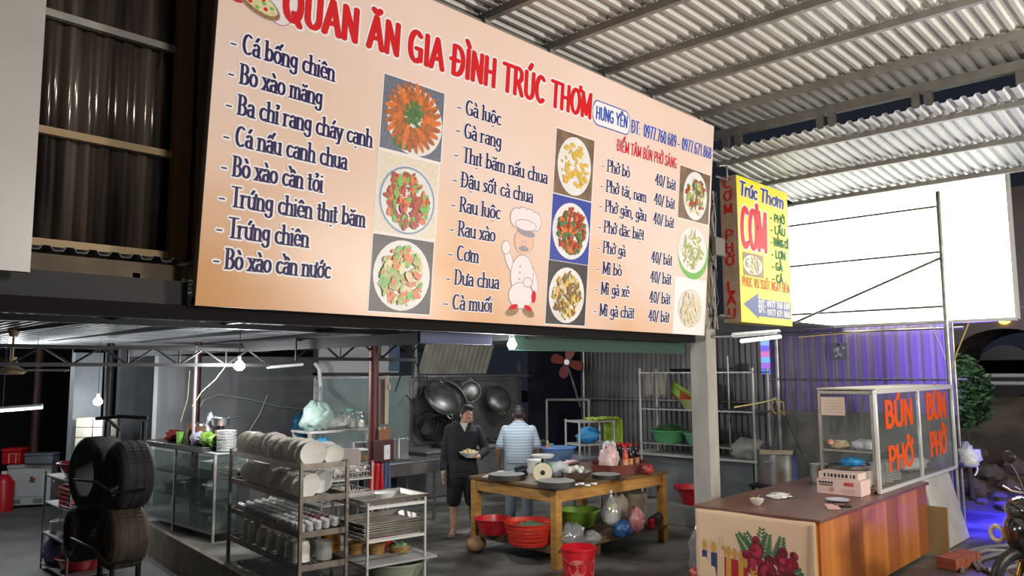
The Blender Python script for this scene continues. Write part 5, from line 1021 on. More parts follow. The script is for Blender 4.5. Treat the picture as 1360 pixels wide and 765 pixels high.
t = thing('floor_sheet', 'dark sheet lying on the slab under the dish rack', 'sheet', RK(.28, .9, 0), RZ); MB().box(-.24, .24, -.8, .8, .002, .03).done('sheet', darkplastic, t, smooth=False)

# ---- trolley with steel trays, cup baskets behind
CO = Vector((4.62, 6.22, 0)); t = thing('tray_trolley', 'white metal trolley stacked with steel trays in front of the red post', 'trolley', CO, -.14)
CWx, CWy = .64, .74; wm = M('trolley_white', (.50, .48, .44), .45, .3)
for x, y in ((0, 0), (CWx, 0), (0, CWy), (CWx, CWy)): MB().cyl((x, y, 0), (x, y, .82), .014).done('post', wm, t)
for z in (.77, .46):
    g = MB(); g.box(0, CWx, -.01, .01, z-.012, z+.012); g.box(0, CWx, CWy-.01, CWy+.01, z-.012, z+.012); g.box(-.01, .01, 0, CWy, z-.012, z+.012); g.box(CWx-.01, CWx+.01, 0, CWy, z-.012, z+.012)
    for i in range(7): g.cyl((0, .08+i*.095, z), (CWx, .08+i*.095, z), .006, n=6)
    g.done('shelf', wm, t, smooth=False)
MB().box(-.03, CWx+.12, -.04, CWy+.2, .225, .245).done('board_shelf', M('board_grey', (.26, .25, .235), .6, c2=(.34, .33, .31), scale=4), t, smooth=False)
def CP(x, y, z): return CO + Matrix.Rotation(-.14, 3, 'Z') @ Vector((x, y, z))
def tray_mb(a=.36, b=.26, h=.045):
    g = MB(); q = lambda k, z: [(-a*k, -b*k, z), (a*k, -b*k, z), (a*k, b*k, z), (-a*k, b*k, z)]
    vs = q(.9, 0)+q(1, h)+q(1.06, h)+q(1.06, h+.006)+q(.99, h+.006)+q(.89, .006); fs = [(3, 2, 1, 0)]
    for k in range(5): fs += [(k*4+i, k*4+(i+1) % 4, k*4+4+(i+1) % 4, k*4+4+i) for i in range(4)]
    return g.add(vs, fs+[(20, 21, 22, 23)])
trm_ = M('tray_steel', (.46, .43, .38), .5, .8, c2=(.34, .30, .25), scale=4)
tr0 = tray_mb().done('steel_tray', trm_, None, CP(.36, .36, .784), -.14, bevel=.004); tag(tr0, 'steel tray on the top of the white trolley holding a white dish', 'tray')
tr1 = None
for i in range(5):
    q = CP(.36+random.uniform(-.02, .02), .36, .474+i*.022)
    if tr1 is None: tr1 = dup(tr0, q, -.1, 'steel tray in the pile on the middle shelf of the trolley', 'piled trays on the trolley')
    else: dup(tr1, q, -.1+random.uniform(-.04, .04))
tag(MB().lathe([(0, 0), (.07, 0), (.11, .05), (.105, .05), (.065, .008), (0, .008)], n=26, sx=1.15).done('white_dish', ceramic_w, None, CP(.40, .38, .792)), 'white oval dish sitting in the top steel tray', 'dish')
rat = M('rattan', (.42, .25, .08), .7, c2=(.30, .16, .04), scale=40); 
o = thing('rattan_stack', 'tall stack of orange rattan rings on the lowest trolley board', 'basket stack', CP(-.0, .78, .246))
for i in range(12): MB().torus((0, 0, .01+i*.018), .095, .0095, n=24, k=6).done('rattan_ring', M('rattan_orange', (.50, .20, .03), .5), o) if i == 0 else None
g = MB()
for i in range(1, 12): g.torus((0, 0, .01+i*.018), .095+.004*(i % 2), .0095, n=24, k=6)
g.lathe([(.093, 0), (.093, .21)], n=24); g.done('rattan_wall', M('rattan_orange', (0, 0, 0)), o)
for k, (x, y, r, h, lab) in enumerate(((.17, .56, .10, .11, 'deep round rattan basket beside the stack of rings'), (.33, .42, .095, .1, 'plain rattan basket in the middle of the trolley board'), (.54, .33, .11, .06, 'shallow rattan basket filled with green onions'))):
    o = thing('rattan_basket', lab, 'basket', CP(x, y, .246)); g = MB(); g.lathe([(0, 0), (r*.75, 0), (r*.97, h), (r, h+.004), (r*.93, h), (r*.72, .01), (0, .01)], n=28)
    for i in range(4): g.torus((0, 0, h*.2+i*h*.25), r*(.82+.055*i), .006, n=24, k=5)
    g.done('weave', rat, o)
    if k == 2: MB().crumple((0, 0, .055), (.09, .09, .04), 4, 14, 8, .4).done('greens', M('greens', (0, 0, 0)), o, sharp=3)
basin('red_wash_basin', CP(.52, .72, .246), .2, .15, redplastic, 'deep red basin at the back of the lowest trolley board')
basin('green_floor_basin', CP(.5, .35, .0), .33, .17, M('sage_plastic', (.30, .36, .26), .4), 'pale green basin on the floor beneath the trolley board')
# cup baskets on a stand between rack and red post
BO = Vector((4.95, 7.5, 0)); t = thing('basket_stand', 'thin wire stand carrying two baskets of white cups behind the trolley', 'stand', BO, -.14)
for x, y in ((0, 0), (.62, 0), (0, .6), (.62, .6)): MB().cyl((x, y, 0), (x, y, 1.05), .011).done('post', wm, t)
for z in (.86, .6, .3): g = MB(); g.box(0, .62, -.008, .008, z, z+.016); g.box(0, .62, .592, .608, z, z+.016); g.box(-.008, .008, 0, .6, z, z+.016); g.box(.612, .628, 0, .6, z, z+.016); [g.cyl((.07+i*.08, 0, z+.008), (.07+i*.08, .6, z+.008), .004, n=5) for i in range(7)]; g.done('shelf', wm, t, smooth=False)
def BP(x, y, z): return BO + Matrix.Rotation(-.14, 3, 'Z') @ Vector((x, y, z))
c3 = None
for z, lab in ((.878, 'upper'), (.618, 'lower')):
    o = thing('wire_basket', f'white wire basket of cups on the {lab} shelf of the thin stand', 'basket', BP(.31, .3, z), -.14); g = MB()
    for h in (.005, .06, .12):
        for a in (((-.29, -.27), (.29, -.27)), ((.29, -.27), (.29, .27)), ((.29, .27), (-.29, .27)), ((-.29, .27), (-.29, -.27))): g.cyl((*a[0], h), (*a[1], h), .005, n=5)
    for i in range(9):
        for s_ in (-1, 1): g.cyl((-.29+i*.0725, s_*.27, 0), (-.29+i*.0725, s_*.27, .12), .004, n=5); g.cyl((s_*.29, -.27+i*.0675, 0), (s_*.29, -.27+i*.0675, .12), .004, n=5)
    g.done('wires', wm, o, smooth=False); f3 = None
    for i in range(6):
        for j in range(5):
            q = BP(.08+i*.092, .08+j*.11, z+.03+random.uniform(0, .03)); rot = (random.uniform(-.9, .9), random.uniform(-.9, .9), random.uniform(0, 6))
            if f3 is None: f3 = MB().lathe([(0, 0), (.022, 0), (.042, .05), (.044, .052), (.04, .05), (.02, .006), (0, .006)], n=14).done('tea_cup', ceramic, None, q); f3.rotation_euler = rot; tag(f3, f'cream tea cup jumbled in the {lab} wire basket', 'cup', f'cups in the {lab} wire basket')
            else: dup(f3, q, rot)
tag(MB().box(-.05, .05, -.03, .03, 0, .1).done('green_packet', M('packet_green', (.05, .42, .08), .4, c2=(.4, .6, .4), scale=9), None, BP(.12, .62, .98), .3, bevel=.003), 'small green packet above the upper wire basket', 'packet')
cb = thing('cutting_board', 'thin pale plastic cutting board standing in the upper wire basket', 'cutting board', BP(.52, .42, .9), -.9); MB().prism([(-.15, 0), (.15, 0), (.15, .22), (.12, .27), (-.12, .27), (-.15, .22)], -.006, .006, TR((0, 0, 0), rx=PI/2-.15)).done('board', M('board_pink', (.42, .34, .33), .5, c2=(.5, .42, .4), scale=4), cb, bevel=.003); MB().cyl((0, -.02, .06), (0, .012, .06), .022, n=16).done('hole', darkplastic, cb)
# ---- steel table with jars and bags, plates and tubs behind the rack
t = thing('steel_table', 'stainless steel table with jars and bags against the greenish panel', 'table', (6.05, 9.5, 0), -.1); MB().box(0, 1.25, 0, .55, 1.22, 1.26).done('tabletop', steel, t, bevel=.004)
for x, y in ((.03, .03), (1.2, .03), (.03, .5), (1.2, .5)): MB().box(x-.025, x+.025, y-.025, y+.025, 0, 1.22).done('leg', dullsteel, t, bevel=.004)
MB().box(.03, 1.2, .03, .5, .72, .74).done('lower_shelf', dullsteel, t, smooth=False)
def onY(px, py, Y, z): p = at(px, py, Y=Y); return (p.x, Y, z)
for k, (px, lab) in enumerate(((466, 'glass jar with a green lid on the stainless steel table'), (478, 'squat glass jar with a pale lid next to the red post'))):
    t = thing('glass_jar', lab, 'jar', onY(px, 553, 9.68, 1.261)); h = .24 if k == 0 else .2; MB().lathe([(0, 0), (.075, 0), (.08, .02), (.08, h*.85), (.06, h), (0, h)], n=22).done('jar', clear, t); MB().cyl((0, 0, h), (0, 0, h+.03), .066, n=22).done('lid', greenplastic if k == 0 else dullsteel, t); MB().lathe([(0, .005), (.07, .005), (.07, h*.5), (0, h*.55)], n=16).done('contents', ceramic, t)
bag('green_net', onY(420, 545, 9.65, 1.261), (.2, .16, .2), 51, 'green and clear bundle of plastic bags piled on the steel table', M('green_bags', (.35, .58, .46), .3, c2=(.6, .68, .64), scale=9, bump=.6), amp=.35)
bag('bag_heap', onY(445, 555, 9.7, 1.261), (.25, .16, .11), 52, 'heap of clear plastic bags spread on the steel table before the jars', M('clear_bags', (.5, .52, .5), .3, c2=(.66, .67, .64), scale=14, bump=.6), amp=.35)
pl0 = None
for i in range(9):
    q = onY(440-i*3.5+random.uniform(-2, 2), 590, 9.2, .99+.0*(i % 3)); rot = (1.15+random.uniform(-.1, .1), .15*math.sin(i), .5+random.uniform(-.3, .3))
    if pl0 is None: pl0 = plate_mb(.15, .025).done('serving_plate', ceramic_w, None, q); pl0.rotation_euler = rot; tag(pl0, 'large white plate leaning in the drying heap behind the dish rack', 'plate', 'drying plates behind the rack')
    else: dup(pl0, q, rot)
t = thing('wash_bench', 'grey tiled wash bench behind the dish rack', 'bench', (4.95, 9.05, 0), -.1); MB().box(0, 1.5, 0, .4, 0, .82).done('bench', soot, t, smooth=False); MB().box(-.02, 1.52, -.02, .42, .82, .86).done('slab', concrete, t, bevel=.006)
t = thing('snack_tub', 'clear tub of golden snacks with a white lid behind the dish rack', 'tub', onY(470, 600, 8.6, .92), -.3); MB().box(-.16, .16, -.12, .12, 0, .13).done('tub', clear, t, bevel=.02); MB().box(-.17, .17, -.13, .13, .13, .15).done('lid', white, t, bevel=.008); MB().box(-.15, .15, -.11, .11, .004, .07).done('snacks', M('snack_gold', (.55, .32, .1), .7, c2=(.4, .2, .05), scale=40, bump=.6), t, bevel=.01)
t = thing('tub_stool', 'small dark stand under the tub of snacks', 'stand', Vector(onY(470, 600, 8.6, 0))); MB().box(-.18, .18, -.14, .14, .88, .918).done('top', dullsteel, t, smooth=False)
for x, y in ((-.15, -.11), (.15, -.11), (-.15, .11), (.15, .11)): MB().cyl((x, y, 0), (x, y, .82), .014).done('leg', dullsteel, t)
bag('pale_blue_bag', onY(408, 588, 9.25, .862), (.13, .1, .1), 54, 'pale blue bag beside the drying plates', M('paleblue_film', (.3, .42, .62), .4, c2=(.5, .6, .72), scale=12)); bag('blue_bag', onY(427, 580, 9.35, .862), (.12, .1, .16), 55, 'brighter blue bag standing above the drying plates', bluefilm)
bag('wash_bag', onY(360, 590, 9.25, .862), (.28, .12, .1), 56, 'white plastic sheet behind the row of plates on the dish rack', bagwhite)
t = thing('water_bottle', 'translucent blue water bottle against the grey wall', 'bottle', onY(398, 555, 12.4, .95)); MB().lathe([(0, 0), (.13, 0), (.14, .1), (.135, .3), (.06, .38), (.035, .42), (0, .42)], n=22).done('bottle', M('water_blue', (.03, .16, .28), .15), t); 
t = thing('water_stand', 'grey cement block under the blue water bottle', 'block', onY(398, 555, 12.4, 0)); MB().box(-.6, .6, -.3, .3, 0, .949).done('block', soot, t, bevel=.01)
# red post: knife box, switch board, aprons
t = thing('knife_box', 'dark wall box of wooden handled knives on the red post', 'knife box', (6.02, 7.87, .98), .25)
MB().box(-.1, .12, -.12, .03, 0, .26).done('box', M('box_dark', (.07, .02, .018), .5), t, bevel=.004); MB().box(-.085, .03, -.128, -.121, .03, .2).done('white_tin', M('tin_white', (.62, .62, .66), .4), t, smooth=False); MB().prism([(.02*math.cos(i*PI/5)*(1 if i % 2 else .5)-.02, .115+.02*math.sin(i*PI/5)*(1 if i % 2 else .5)) for i in range(10)], .1285, .1295, TR((0, 0, 0), rx=PI/2)).done('orange_mark', M('mark_orange', (.6, .3, .05), .5), t, smooth=False)
for i in range(6): MB().cyl((-.07+.03*i, -.06, .2), (-.05+.032*i, -.05, .40+.02*math.sin(i*2)), .013, n=8).done('knife_handle', M('handle_wood', (.26, .10, .03), .5), t)
t = thing('switch_board', 'narrow wooden board with pale switches fixed beside the red post', 'switch board', (6.12, 7.93, 1.42), -.75); MB().box(-.05, .0, 0, .02, 0, .55).done('board', M('switch_wood', (.16, .09, .04), .6), t, smooth=False); MB().box(.004, .05, -.02, .02, 0, .6).done('cover', M('switch_cream', (.62, .52, .40), .5), t, bevel=.006); MB().box(.05, .075, -.03, .02, .42, .5).done('plug', M('switch_cream', (0, 0, 0)), t, bevel=.006)
for k, (x, y, c_, lab, w) in enumerate(((5.96, 7.85, redplastic, 'bright red apron hanging on the red post', .1), (6.08, 7.83, M('apron_blue', (.09, .12, .24), .8), 'grey blue apron hanging beside the red apron', .07))):
    o = thing('apron', lab, 'apron', (x, y, .42), -.75); g = MB(); vs = []
    for i in range(9):
        for j in range(9): vs.append(((j/8-.5)*2*w*(.6+.4*i/8), -.02*math.sin(j*1.8+i*.4), .58*(1-i/8)))
    g.add(vs, [(i*9+j, i*9+j+1, i*9+j+10, i*9+j+9) for i in range(8) for j in range(8)]); g.done('cloth', c_, o, solid=.008, sharp=3)
tag(MB().tube([at(418, 482, Y=10.6), at(424, 490, Y=10.6), at(426, 515, Y=10.6), at(425, 545, Y=9.8)], .03, n=10).done('pipe', white), 'curved white plastic pipe coming down behind the green bag bundle', 'pipe')
tag(MB().cyl(at(355, 488, Y=10), at(402, 484, Y=10), .022, n=10).done('pipe', white), 'short straight white pipe running from the bright bulb', 'pipe')
tag(MB().cyl((4.73, 10.15, .9), (4.73, 10.15, 2.42), .02, n=10).done('pipe', M('pipe_pink', (.42, .36, .36), .5)), 'thin pale pipe running up beside the maroon post', 'pipe')
for k, (P, Y, m_, lab) in enumerate((((( 252, 492), (249, 530), (240, 560)), 10, M('cable_dim', (.30, .27, .16), .6), 'yellowish cable hanging past the maroon post'), (((302, 483), (285, 505), (268, 520), (255, 540)), 9.4, M('cable_dim', (0, 0, 0)), 'yellow cable drooping from the bulb to the maroon post'), (((420, 545), (370, 540), (330, 530), (290, 524), (270, 532), (262, 548)), 12.6, white, 'white cable looped across the grey wall'), (((320, 590), (345, 550), (355, 525)), 12.5, white, 'white cable slanting down the grey wall'))):
    tag(MB().tube([at(a, b, Y=Y) for a, b in P], .0055, n=6).done('cable', m_), lab, 'cable')
# ---- glass cabinet
GO = Vector((4.68, 9.42, 0)); GW, GL, GH = .42, 2.1, 1.06; t = thing('glass_cabinet', 'long low glass cabinet with aluminium posts standing on the kerb', 'cabinet', GO)
for x, y in ((0, 0), (GW, 0), (0, GL), (GW, GL), (0, GL*.53)): MB().box(x-.015, x+.015, y-.015, y+.015, 0, GH).done('post', M('cab_aluminium', (.45, .43, .38), .4, .5), t, bevel=.002)
for z in (.1, .45, .74): MB().box(0, GW, 0, GL, z, z+.012).done('shelf', M('cab_shelf', (.10, .11, .105), .4), t, smooth=False)
cg = glass('cabinet_glass', (.78, .86, .84), .14, .07, (.4, .46, .45))
for y0, y1 in ((.015, GL*.53-.015), (GL*.53+.015, GL-.015)): MB().box(-.004, .0, y0, y1, .12, GH-.04).done('pane', cg, t, smooth=False)
MB().box(.015, GW-.015, -.004, 0, .12, GH-.02).done('pane', cg, t, smooth=False)
MB().box(-.005, .01, .015, GL-.015, .09, .12).done('bottom_rail', M('cab_rail', (.3, .29, .27), .4, .4), t, smooth=False)
MB().box(-.05, GW+.03, .28, GL+.03, GH, GH+.07).done('black_top', M('black_board', (.02, .02, .02), .3), t, bevel=.004); MB().box(-.01, GW+.02, -.02, .28, GH, GH+.012).done('glass_top', M('top_pale', (.45, .47, .46), .3), t, smooth=False)
o = thing('red_wire_basket', 'red and white wire basket inside the end of the glass cabinet', 'basket', GO+Vector((.22, .2, .754))); g = MB()
for h in (.0, .05, .1, .15): g.torus((0, 0, h+.005), .13, .006, n=22, k=5, sx=1.1)
for i in range(18): a = i*PI/9; g.cyl((.143*math.cos(a), .13*math.sin(a), .005), (.143*math.cos(a), .13*math.sin(a), .155), .004, n=5)
g.done('wires', M('wire_red', (.5, .16, .13), .5), o)
tag(MB().box(-.14, .14, -.2, .2, 0, .25).done('blue_crate', M('crate_navy', (.03, .06, .12), .5), None, GO+Vector((.21, .62, .115)), bevel=.01), 'dark blue crate on the bottom shelf inside the glass cabinet', 'crate')
bag('green_bag', GO+Vector((.2, .2, .114)), (.15, .13, .13), 61, 'pale green bag at the end of the cabinet bottom shelf', M('mint_film', (.3, .5, .42), .4, c2=(.5, .62, .56), scale=10)); bag('silver_bag', GO+Vector((.21, .26, .464)), (.15, .15, .07), 62, 'shiny pale bag on the middle shelf at the cabinet end', bagwhite)
o = basin('dark_pot', GO+Vector((.21, .95, .464)), .16, .18, dullsteel, 'grey pot on the middle shelf inside the glass cabinet'); o['category'] = 'pot'
o = basin('grey_bowl', GO+Vector((.21, 1.6, .464)), .16, .1, dullsteel, 'wide grey bowl further along the middle cabinet shelf'); o['category'] = 'bowl'
st = None
for i in range(14):
    q = GO+Vector((.2, .12, GH+.013+i*.0185)); 
    if st is None: st = plate_mb(.125, .022).done('plate', ceramic_w, None, q); tag(st, 'white plate in the tall stack on the end of the glass cabinet', 'plate', 'plate stack on the cabinet')
    else: dup(st, q+Vector((random.uniform(-.005, .005), random.uniform(-.005, .005), 0)))
GT = GH+.071
def onc(x, y): return GO+Vector((x, y, GT))
bag('veg_bag', onc(.12, .42), (.11, .15, .09), 63, 'bag of lime green vegetables beside the stack of plates', M('veg_lime', (.25, .42, .06), .5, c2=(.08, .15, .03), scale=16, bump=.6), amp=.5); 
t = thing('pink_tub', 'small tub with a pink lid behind the lime vegetables', 'tub', onc(.28, .42)); MB().cyl((0, 0, 0), (0, 0, .16), .08, n=22).done('tub', white, t); MB().cyl((0, 0, .16), (0, 0, .19), .085, n=22).done('lid', M('lid_pink', (.62, .10, .14), .4), t)
for y, lab, m_, r, h in ((1.12, 'slim brown jar on the black cabinet top beside the lime cup', M('jar_brown', (.16, .07, .035), .5, c2=(.22, .1, .05), scale=8), .06, .26), (.86, 'wide brown clay jar with a steel lid on the black cabinet top', M('jar_brown', (0, 0, 0)), .095, .22)):
    t = thing('clay_jar', lab, 'jar', onc(.2, y)); MB().lathe([(0, 0), (r*.8, 0), (r, h*.4), (r*.85, h*.8), (r*1.05, h), (0, h)], n=20).done('jar', m_, t)
    if r > .08: MB().sph((0, 0, h+.02), (.07, .07, .05)).done('lid', steel, t)
tag(MB().lathe([(0, 0), (.05, 0), (.06, .14), (.055, .14), (.045, .01), (0, .01)], n=20).done('lime_cup', M('cup_lime', (.30, .62, .10), .35), None, onc(.14, 1.3)), 'lime green cup on the black cabinet top', 'cup'); bag('red_cloth', onc(.16, 1.55), (.12, .12, .08), 64, 'dark red bundle on the black cabinet top beyond the lime cup', M('bundle_red', (.25, .015, .02), .7))
bag('pale_wrap', onc(.1, .7), (.08, .1, .09), 65, 'pale violet wrapped packet before the brown clay jar', M('wrap_violet', (.42, .40, .50), .6)); t = thing('steel_saucepan', 'steel pan with upright handle on the black cabinet top', 'pan', onc(.36, .62)); MB().cyl((0, 0, 0), (0, 0, .24), .05).done('foot', darkplastic, t); MB().lathe([(0, .24), (.1, .24), (.12, .34), (.115, .34), (.095, .25), (0, .25)], n=24).done('pan', steel, t); MB().cyl((.11, 0, .32), (.28, -.05, .36), .012).done('handle', darkplastic, t)
bag('upright_bag', onc(.33, .82), (.09, .09, .2), 66, 'pointed white plastic bag standing by the maroon post', bagwhite)
# ================================================================== DINING SIDE, lower yard
t = thing('side_trolley', 'thin metal trolley with red basins in the lower yard', 'trolley', (3.36, 10.35, -.4), -.05)
for x, y in ((0, 0), (.5, 0), (0, 1.12), (.5, 1.12)): MB().cyl((x, y, 0), (x, y, 1.22), .013).done('post', tubegrey, t)
for z in (1.18, .84, .46, .08): g = MB(); g.box(0, .5, -.01, .01, z-.02, z); g.box(0, .5, 1.11, 1.13, z-.02, z); g.box(-.01, .01, 0, 1.12, z-.02, z); g.box(.49, .51, 0, 1.12, z-.02, z); g.box(.01, .49, .01, 1.11, z-.012, z-.004); g.done('shelf', dullsteel, t, smooth=False)
basin('red_basin', (3.66, 10.85, .785), .3, .17, M('basin_maroon', (.34, .015, .03), .35), 'maroon red basin on the top of the thin trolley'); bag('white_cloth', (3.7, 10.75, .86), (.2, .2, .15), 71, 'white cloth heaped in the maroon basin', M('cloth_white', (.55, .53, .52), .8)); bag('rag', (3.5, 10.52, .785), (.12, .1, .05), 72, 'pale rag lying before the maroon basin', M('rag_white', (.5, .48, .46), .85))
t = thing('red_crate', 'bright red slotted basket on the second shelf of the thin trolley', 'basket', (3.58, 10.62, .442)); g = MB(); g.box(-.18, .18, -.2, .2, 0, .012)
for z in (.03, .08, .13, .18, .23):
    for a, b in (((-.19, -.21), (.19, -.21)), ((.19, -.21), (.19, .21)), ((.19, .21), (-.19, .21)), ((-.19, .21), (-.19, -.21))): g.cyl((*a, z), (*b, z), .013 if z < .2 else .02, n=6)
for i in range(7): 
    for s_ in (-1, 1): g.cyl((-.18+i*.06, s_*.21, 0), (-.18+i*.06, s_*.21, .23), .008, n=5); g.cyl((s_*.19, -.2+i*.066, 0), (s_*.19, -.2+i*.066, .23), .008, n=5)
g.done('slats', redplastic, t)
tag(plate_mb(.17, .03).done('pot_cover', white, None, (3.5, 11.12, .6)), 'white round cover leaning beside the red slotted basket', 'cover').rotation_euler = (1.1, 0, .6)
bag('clear_bag', (3.55, 10.8, .062), (.18, .25, .17), 73, 'clear plastic bag on the third shelf of the thin trolley', bagclear); tag(MB().cyl((0, 0, 0), (0, 0, .14), .09, n=20).done('white_tub', white, None, (3.52, 11.25, .062)), 'small white tub at the far end of the third trolley shelf', 'tub')
basin('red_tub', (3.64, 10.75, -.318), .27, .14, redplastic, 'wide red basin on the lowest shelf of the thin trolley'); bag('grey_sack', (3.64, 10.72, -.25), (.2, .2, .24), 74, 'grey white sack piled in the lowest red basin', M('sack_grey', (.4, .4, .39), .6, c2=(.5, .5, .48), scale=8)); bag('blue_white_bag', (3.5, 11.25, -.318), (.13, .14, .2), 75, 'blue and white bag at the far end of the lowest trolley shelf', M('bag_bw', (.04, .06, .3), .5, c2=(.6, .6, .62), scale=5))
# tyre rack
tyrem = M('tyre_rubber', (.022, .021, .02), .8, c2=(.035, .032, .028), scale=8); tyred = M('dusty_rubber', (.085, .065, .042), .9, c2=(.05, .04, .028), scale=5); ax = (Vector((-.684, .73, 0))*.72+Vector((-.73, -.684, 0))*.70).normalized()
RKO = atd(150, 740, 8.3); RKO.z = -.4
t = thing('tyre_rack', 'black metal tyre rack chained upright in the lower yard', 'rack', RKO); Rr = Vector((.684, -.73, 0)); Ff = Vector((.73, .684, 0))
def rkp(px, py, d): return atd(px, py, d)-RKO
for px, d in ((142, 8.75), (192, 8.45), (158, 9.3)): p = rkp(px, 560, d); MB().cyl((p.x, p.y, 0), p, .028).done('post', blackmetal, t)
for P in (((98, 637, 8.3), (128, 640, 7.9), (148, 655, 7.75), (193, 650, 7.85), (194, 646, 8.6)), ((95, 715, 8.3), (122, 728, 7.9), (142, 750, 7.75), (188, 742, 7.85), (192, 738, 8.6))):
    MB().tube([rkp(*q) for q in P], .014).done('hoop', blackmetal, t)
g = MB(); g.tube([rkp(128, 556, 8.75), rkp(160, 553, 8.6), rkp(196, 555, 8.6)], .02); g.tube([rkp(142, 556, 8.75), rkp(158, 570, 9.0), rkp(158, 553, 9.3)], .02); g.done('top_frame', blackmetal, t)
def tyre(c, R, w, mat, lab, hubm=None, ax_=ax, tread=True):
    o = thing('tyre', lab, 'tyre', c); h = w/2; q = .6*R
    MB().lathe([(q, -h*.75), (q*1.04, -h*.92), (R*.82, -h), (R*.95, -h*.86), (R, -h*.68), (R*1.005, 0), (R, h*.68), (R*.95, h*.86), (R*.82, h), (q*1.04, h*.92), (q, h*.75), (q, -h*.75)], (0, 0, 0), 48, axis=tuple(ax_)).done('rubber', mat, o, sharp=1.2)
    if tread:
        A = Vector((0, 0, 1)).rotation_difference(ax_).to_matrix(); g = MB()
        for i in range(44):
            a = 2*PI*i/44
            for z0, z1, s_ in ((-h*.66, -h*.28, .03), (-h*.2, h*.2, -.02), (h*.28, h*.66, .03)):
                vs = [A @ Vector((rr*math.cos(a+da+s_*(zz/h)), rr*math.sin(a+da+s_*(zz/h)), zz)) for rr in (R*.99, R*1.025) for da, zz in ((-.045, z0), (.045, z0), (.045, z1), (-.045, z1))]
                g.add(vs, [(0, 3, 2, 1), (4, 5, 6, 7), (0, 1, 5, 4), (1, 2, 6, 5), (2, 3, 7, 6), (3, 0, 4, 7)])
        g.done('tread', mat, o, smooth=False)
    if hubm: MB().lathe([(q, h*.3), (q*.97, h*.7), (q*.8, h*.55), (q*.3, h*.5), (q*.25, h*.6), (0, h*.6)], (0, 0, 0), 32, axis=tuple(ax_)).done('hub', hubm, o)
    return o
hubt = M('hub_tan', (.22, .13, .07), .7, c2=(.15, .09, .05), scale=6)
tyre(atd(131, 628, 8.7), .40, .36, tyrem, 'largest smooth black tyre at the upper back of the tyre rack', None, (ax+Vector((-.15, -.15, 0))).normalized(), False); tyre(atd(171, 630, 8.15), .335, .34, tyrem, 'upper front black tyre with grooved tread in the tyre rack', None)
tyre(atd(112, 707, 8.75), .30, .3, tyrem, 'lower back tyre with a tan hub in the tyre rack', hubt); tyre(atd(162, 711, 8.15), .32, .36, tyred, 'lower front tyre with dusty brown tread and tan hub', hubt)
bag('dark_heap', (3.5, 8.6, -.4), (.35, .4, .13), 77, 'dark heap of plastic on the ground behind the tyre rack', darkplastic)
# freezer, coolers
FR = atd(37, 668, 14.6); FR.z = -.4; t = thing('chest_freezer', 'rusty white chest freezer standing far back in the lower yard', 'freezer', FR, YAW-PI/2+.35); fz = M('freezer_white', (.55, .58, .58), .4, c2=(.47, .5, .5), scale=2)
MB().box(-.36, .36, 0, .6, .04, .72).done('body', fz, t, bevel=.02); MB().box(-.37, .37, -.01, .61, .72, .79).done('lid', M('lid_grey', (.4, .38, .36), .5), t, bevel=.01)
MB().box(-.31, .31, -.012, -.001, .2, .64).done('front_panel', fz, t, bevel=.004)
for x in (-.2, .16): g = MB(); [g.box(x-.08, x+.08, -.006, -.002, .08+i*.022, .09+i*.022) for i in range(4)]; g.done('vent', darkplastic, t, smooth=False)
MB().crumple((.05, -.012, .5), (.05, .006, .05), 4, 12, 8, .5).done('rust_patch', M('rust', (.25, .09, .03), .9), [c_ for c_ in t.children if c_.name.startswith('front_panel')][0], sharp=3)
for k, (px, py, w, h, m_, lab) in enumerate(((20, 609, .34, .3, M('cooler_red', (.55, .015, .02), .35), 'bright red cool box with a pale handle on the chest freezer'), (56, 611, .5, .2, M('cooler_grey', (.16, .18, .2), .5), 'grey cool box beside the bright red one on the freezer'))):
    c = atd(px, py, 14.75); c.z = .395; t = thing('cool_box', lab, 'cool box', c, YAW-PI/2+.1); MB().box(-w/2, w/2, -.16, .16, 0, h*.78).done('box', m_, t, bevel=.03); MB().box(-w/2-.01, w/2+.01, -.17, .17, h*.78, h).done('lid', m_, t, bevel=.02)
    if k == 0: MB().tube([(-.02, -.175, .03), (-.02, -.175, .2), (.1, -.175, .2), (.1, -.175, .03)], .012).done('handle', M('handle_peach', (.7, .42, .32), .5), t)
c = atd(5, 640, 14.3); c.z = -.4; t = thing('red_canister', 'red plastic canister standing beside the chest freezer', 'canister', c, .6); MB().lathe([(0, 0), (.17, 0), (.18, .5), (.1, .62), (.05, .66), (0, .66)], n=20).done('canister', redplastic, t); MB().cyl((0, 0, .66), (0, 0, .71), .05).done('cap', white, t)
# brick stack, lamps, ceiling fan
c = atd(121, 575, 12.0); c.z = -.4; t = thing('block_stack', 'stack of pale bricks behind the tyre rack', 'stack', c, YAW-PI/2); 
for i in range(12):
    for j in range(2): MB().box(-.24+j*.26, .0+j*.26, 0, .25, i*.15, i*.15+.14).done('pale_brick', M('brick_pale', (.42, .40, .32), .85, c2=(.34, .32, .25), scale=6), t, bevel=.006)
def glow(n, e, c_=(.95, .98, 1)): return M(n, (.9, .9, .9), .4, emit=c_, es=e)
for px, py, Y, lab, par in ((680, 455, 4.4, 'glowing bulb hanging below the green fascia over the prep table', 1), (318, 483, 9.0, 'glowing bulb hung from the roof truss above the glass cabinet', 1), (130, 531, 12.75, 'small glowing bulb above the pale brick stack', .9)):
    p = at(px, py, Y=Y); t = thing('light_bulb', lab, 'light bulb', p); q_ = .6 if Y < 5 else 1.; MB().lathe([(0, -.085*q_), (.035*q_, -.078*q_), (.062*q_, -.045*q_), (.06*q_, -.01), (.03*q_, .03), (0, .03)], n=18).done('bulb', glow('bulb_glow', 60), t); MB().cyl((0, 0, .03), (0, 0, .09), .02).done('socket', white, t); MB().cyl((0, 0, .09), (0, 0, 2.66-.0136*(Y-4.4)-p.z if Y > 5 else .1), .005, n=6).done('cord', cab, t)
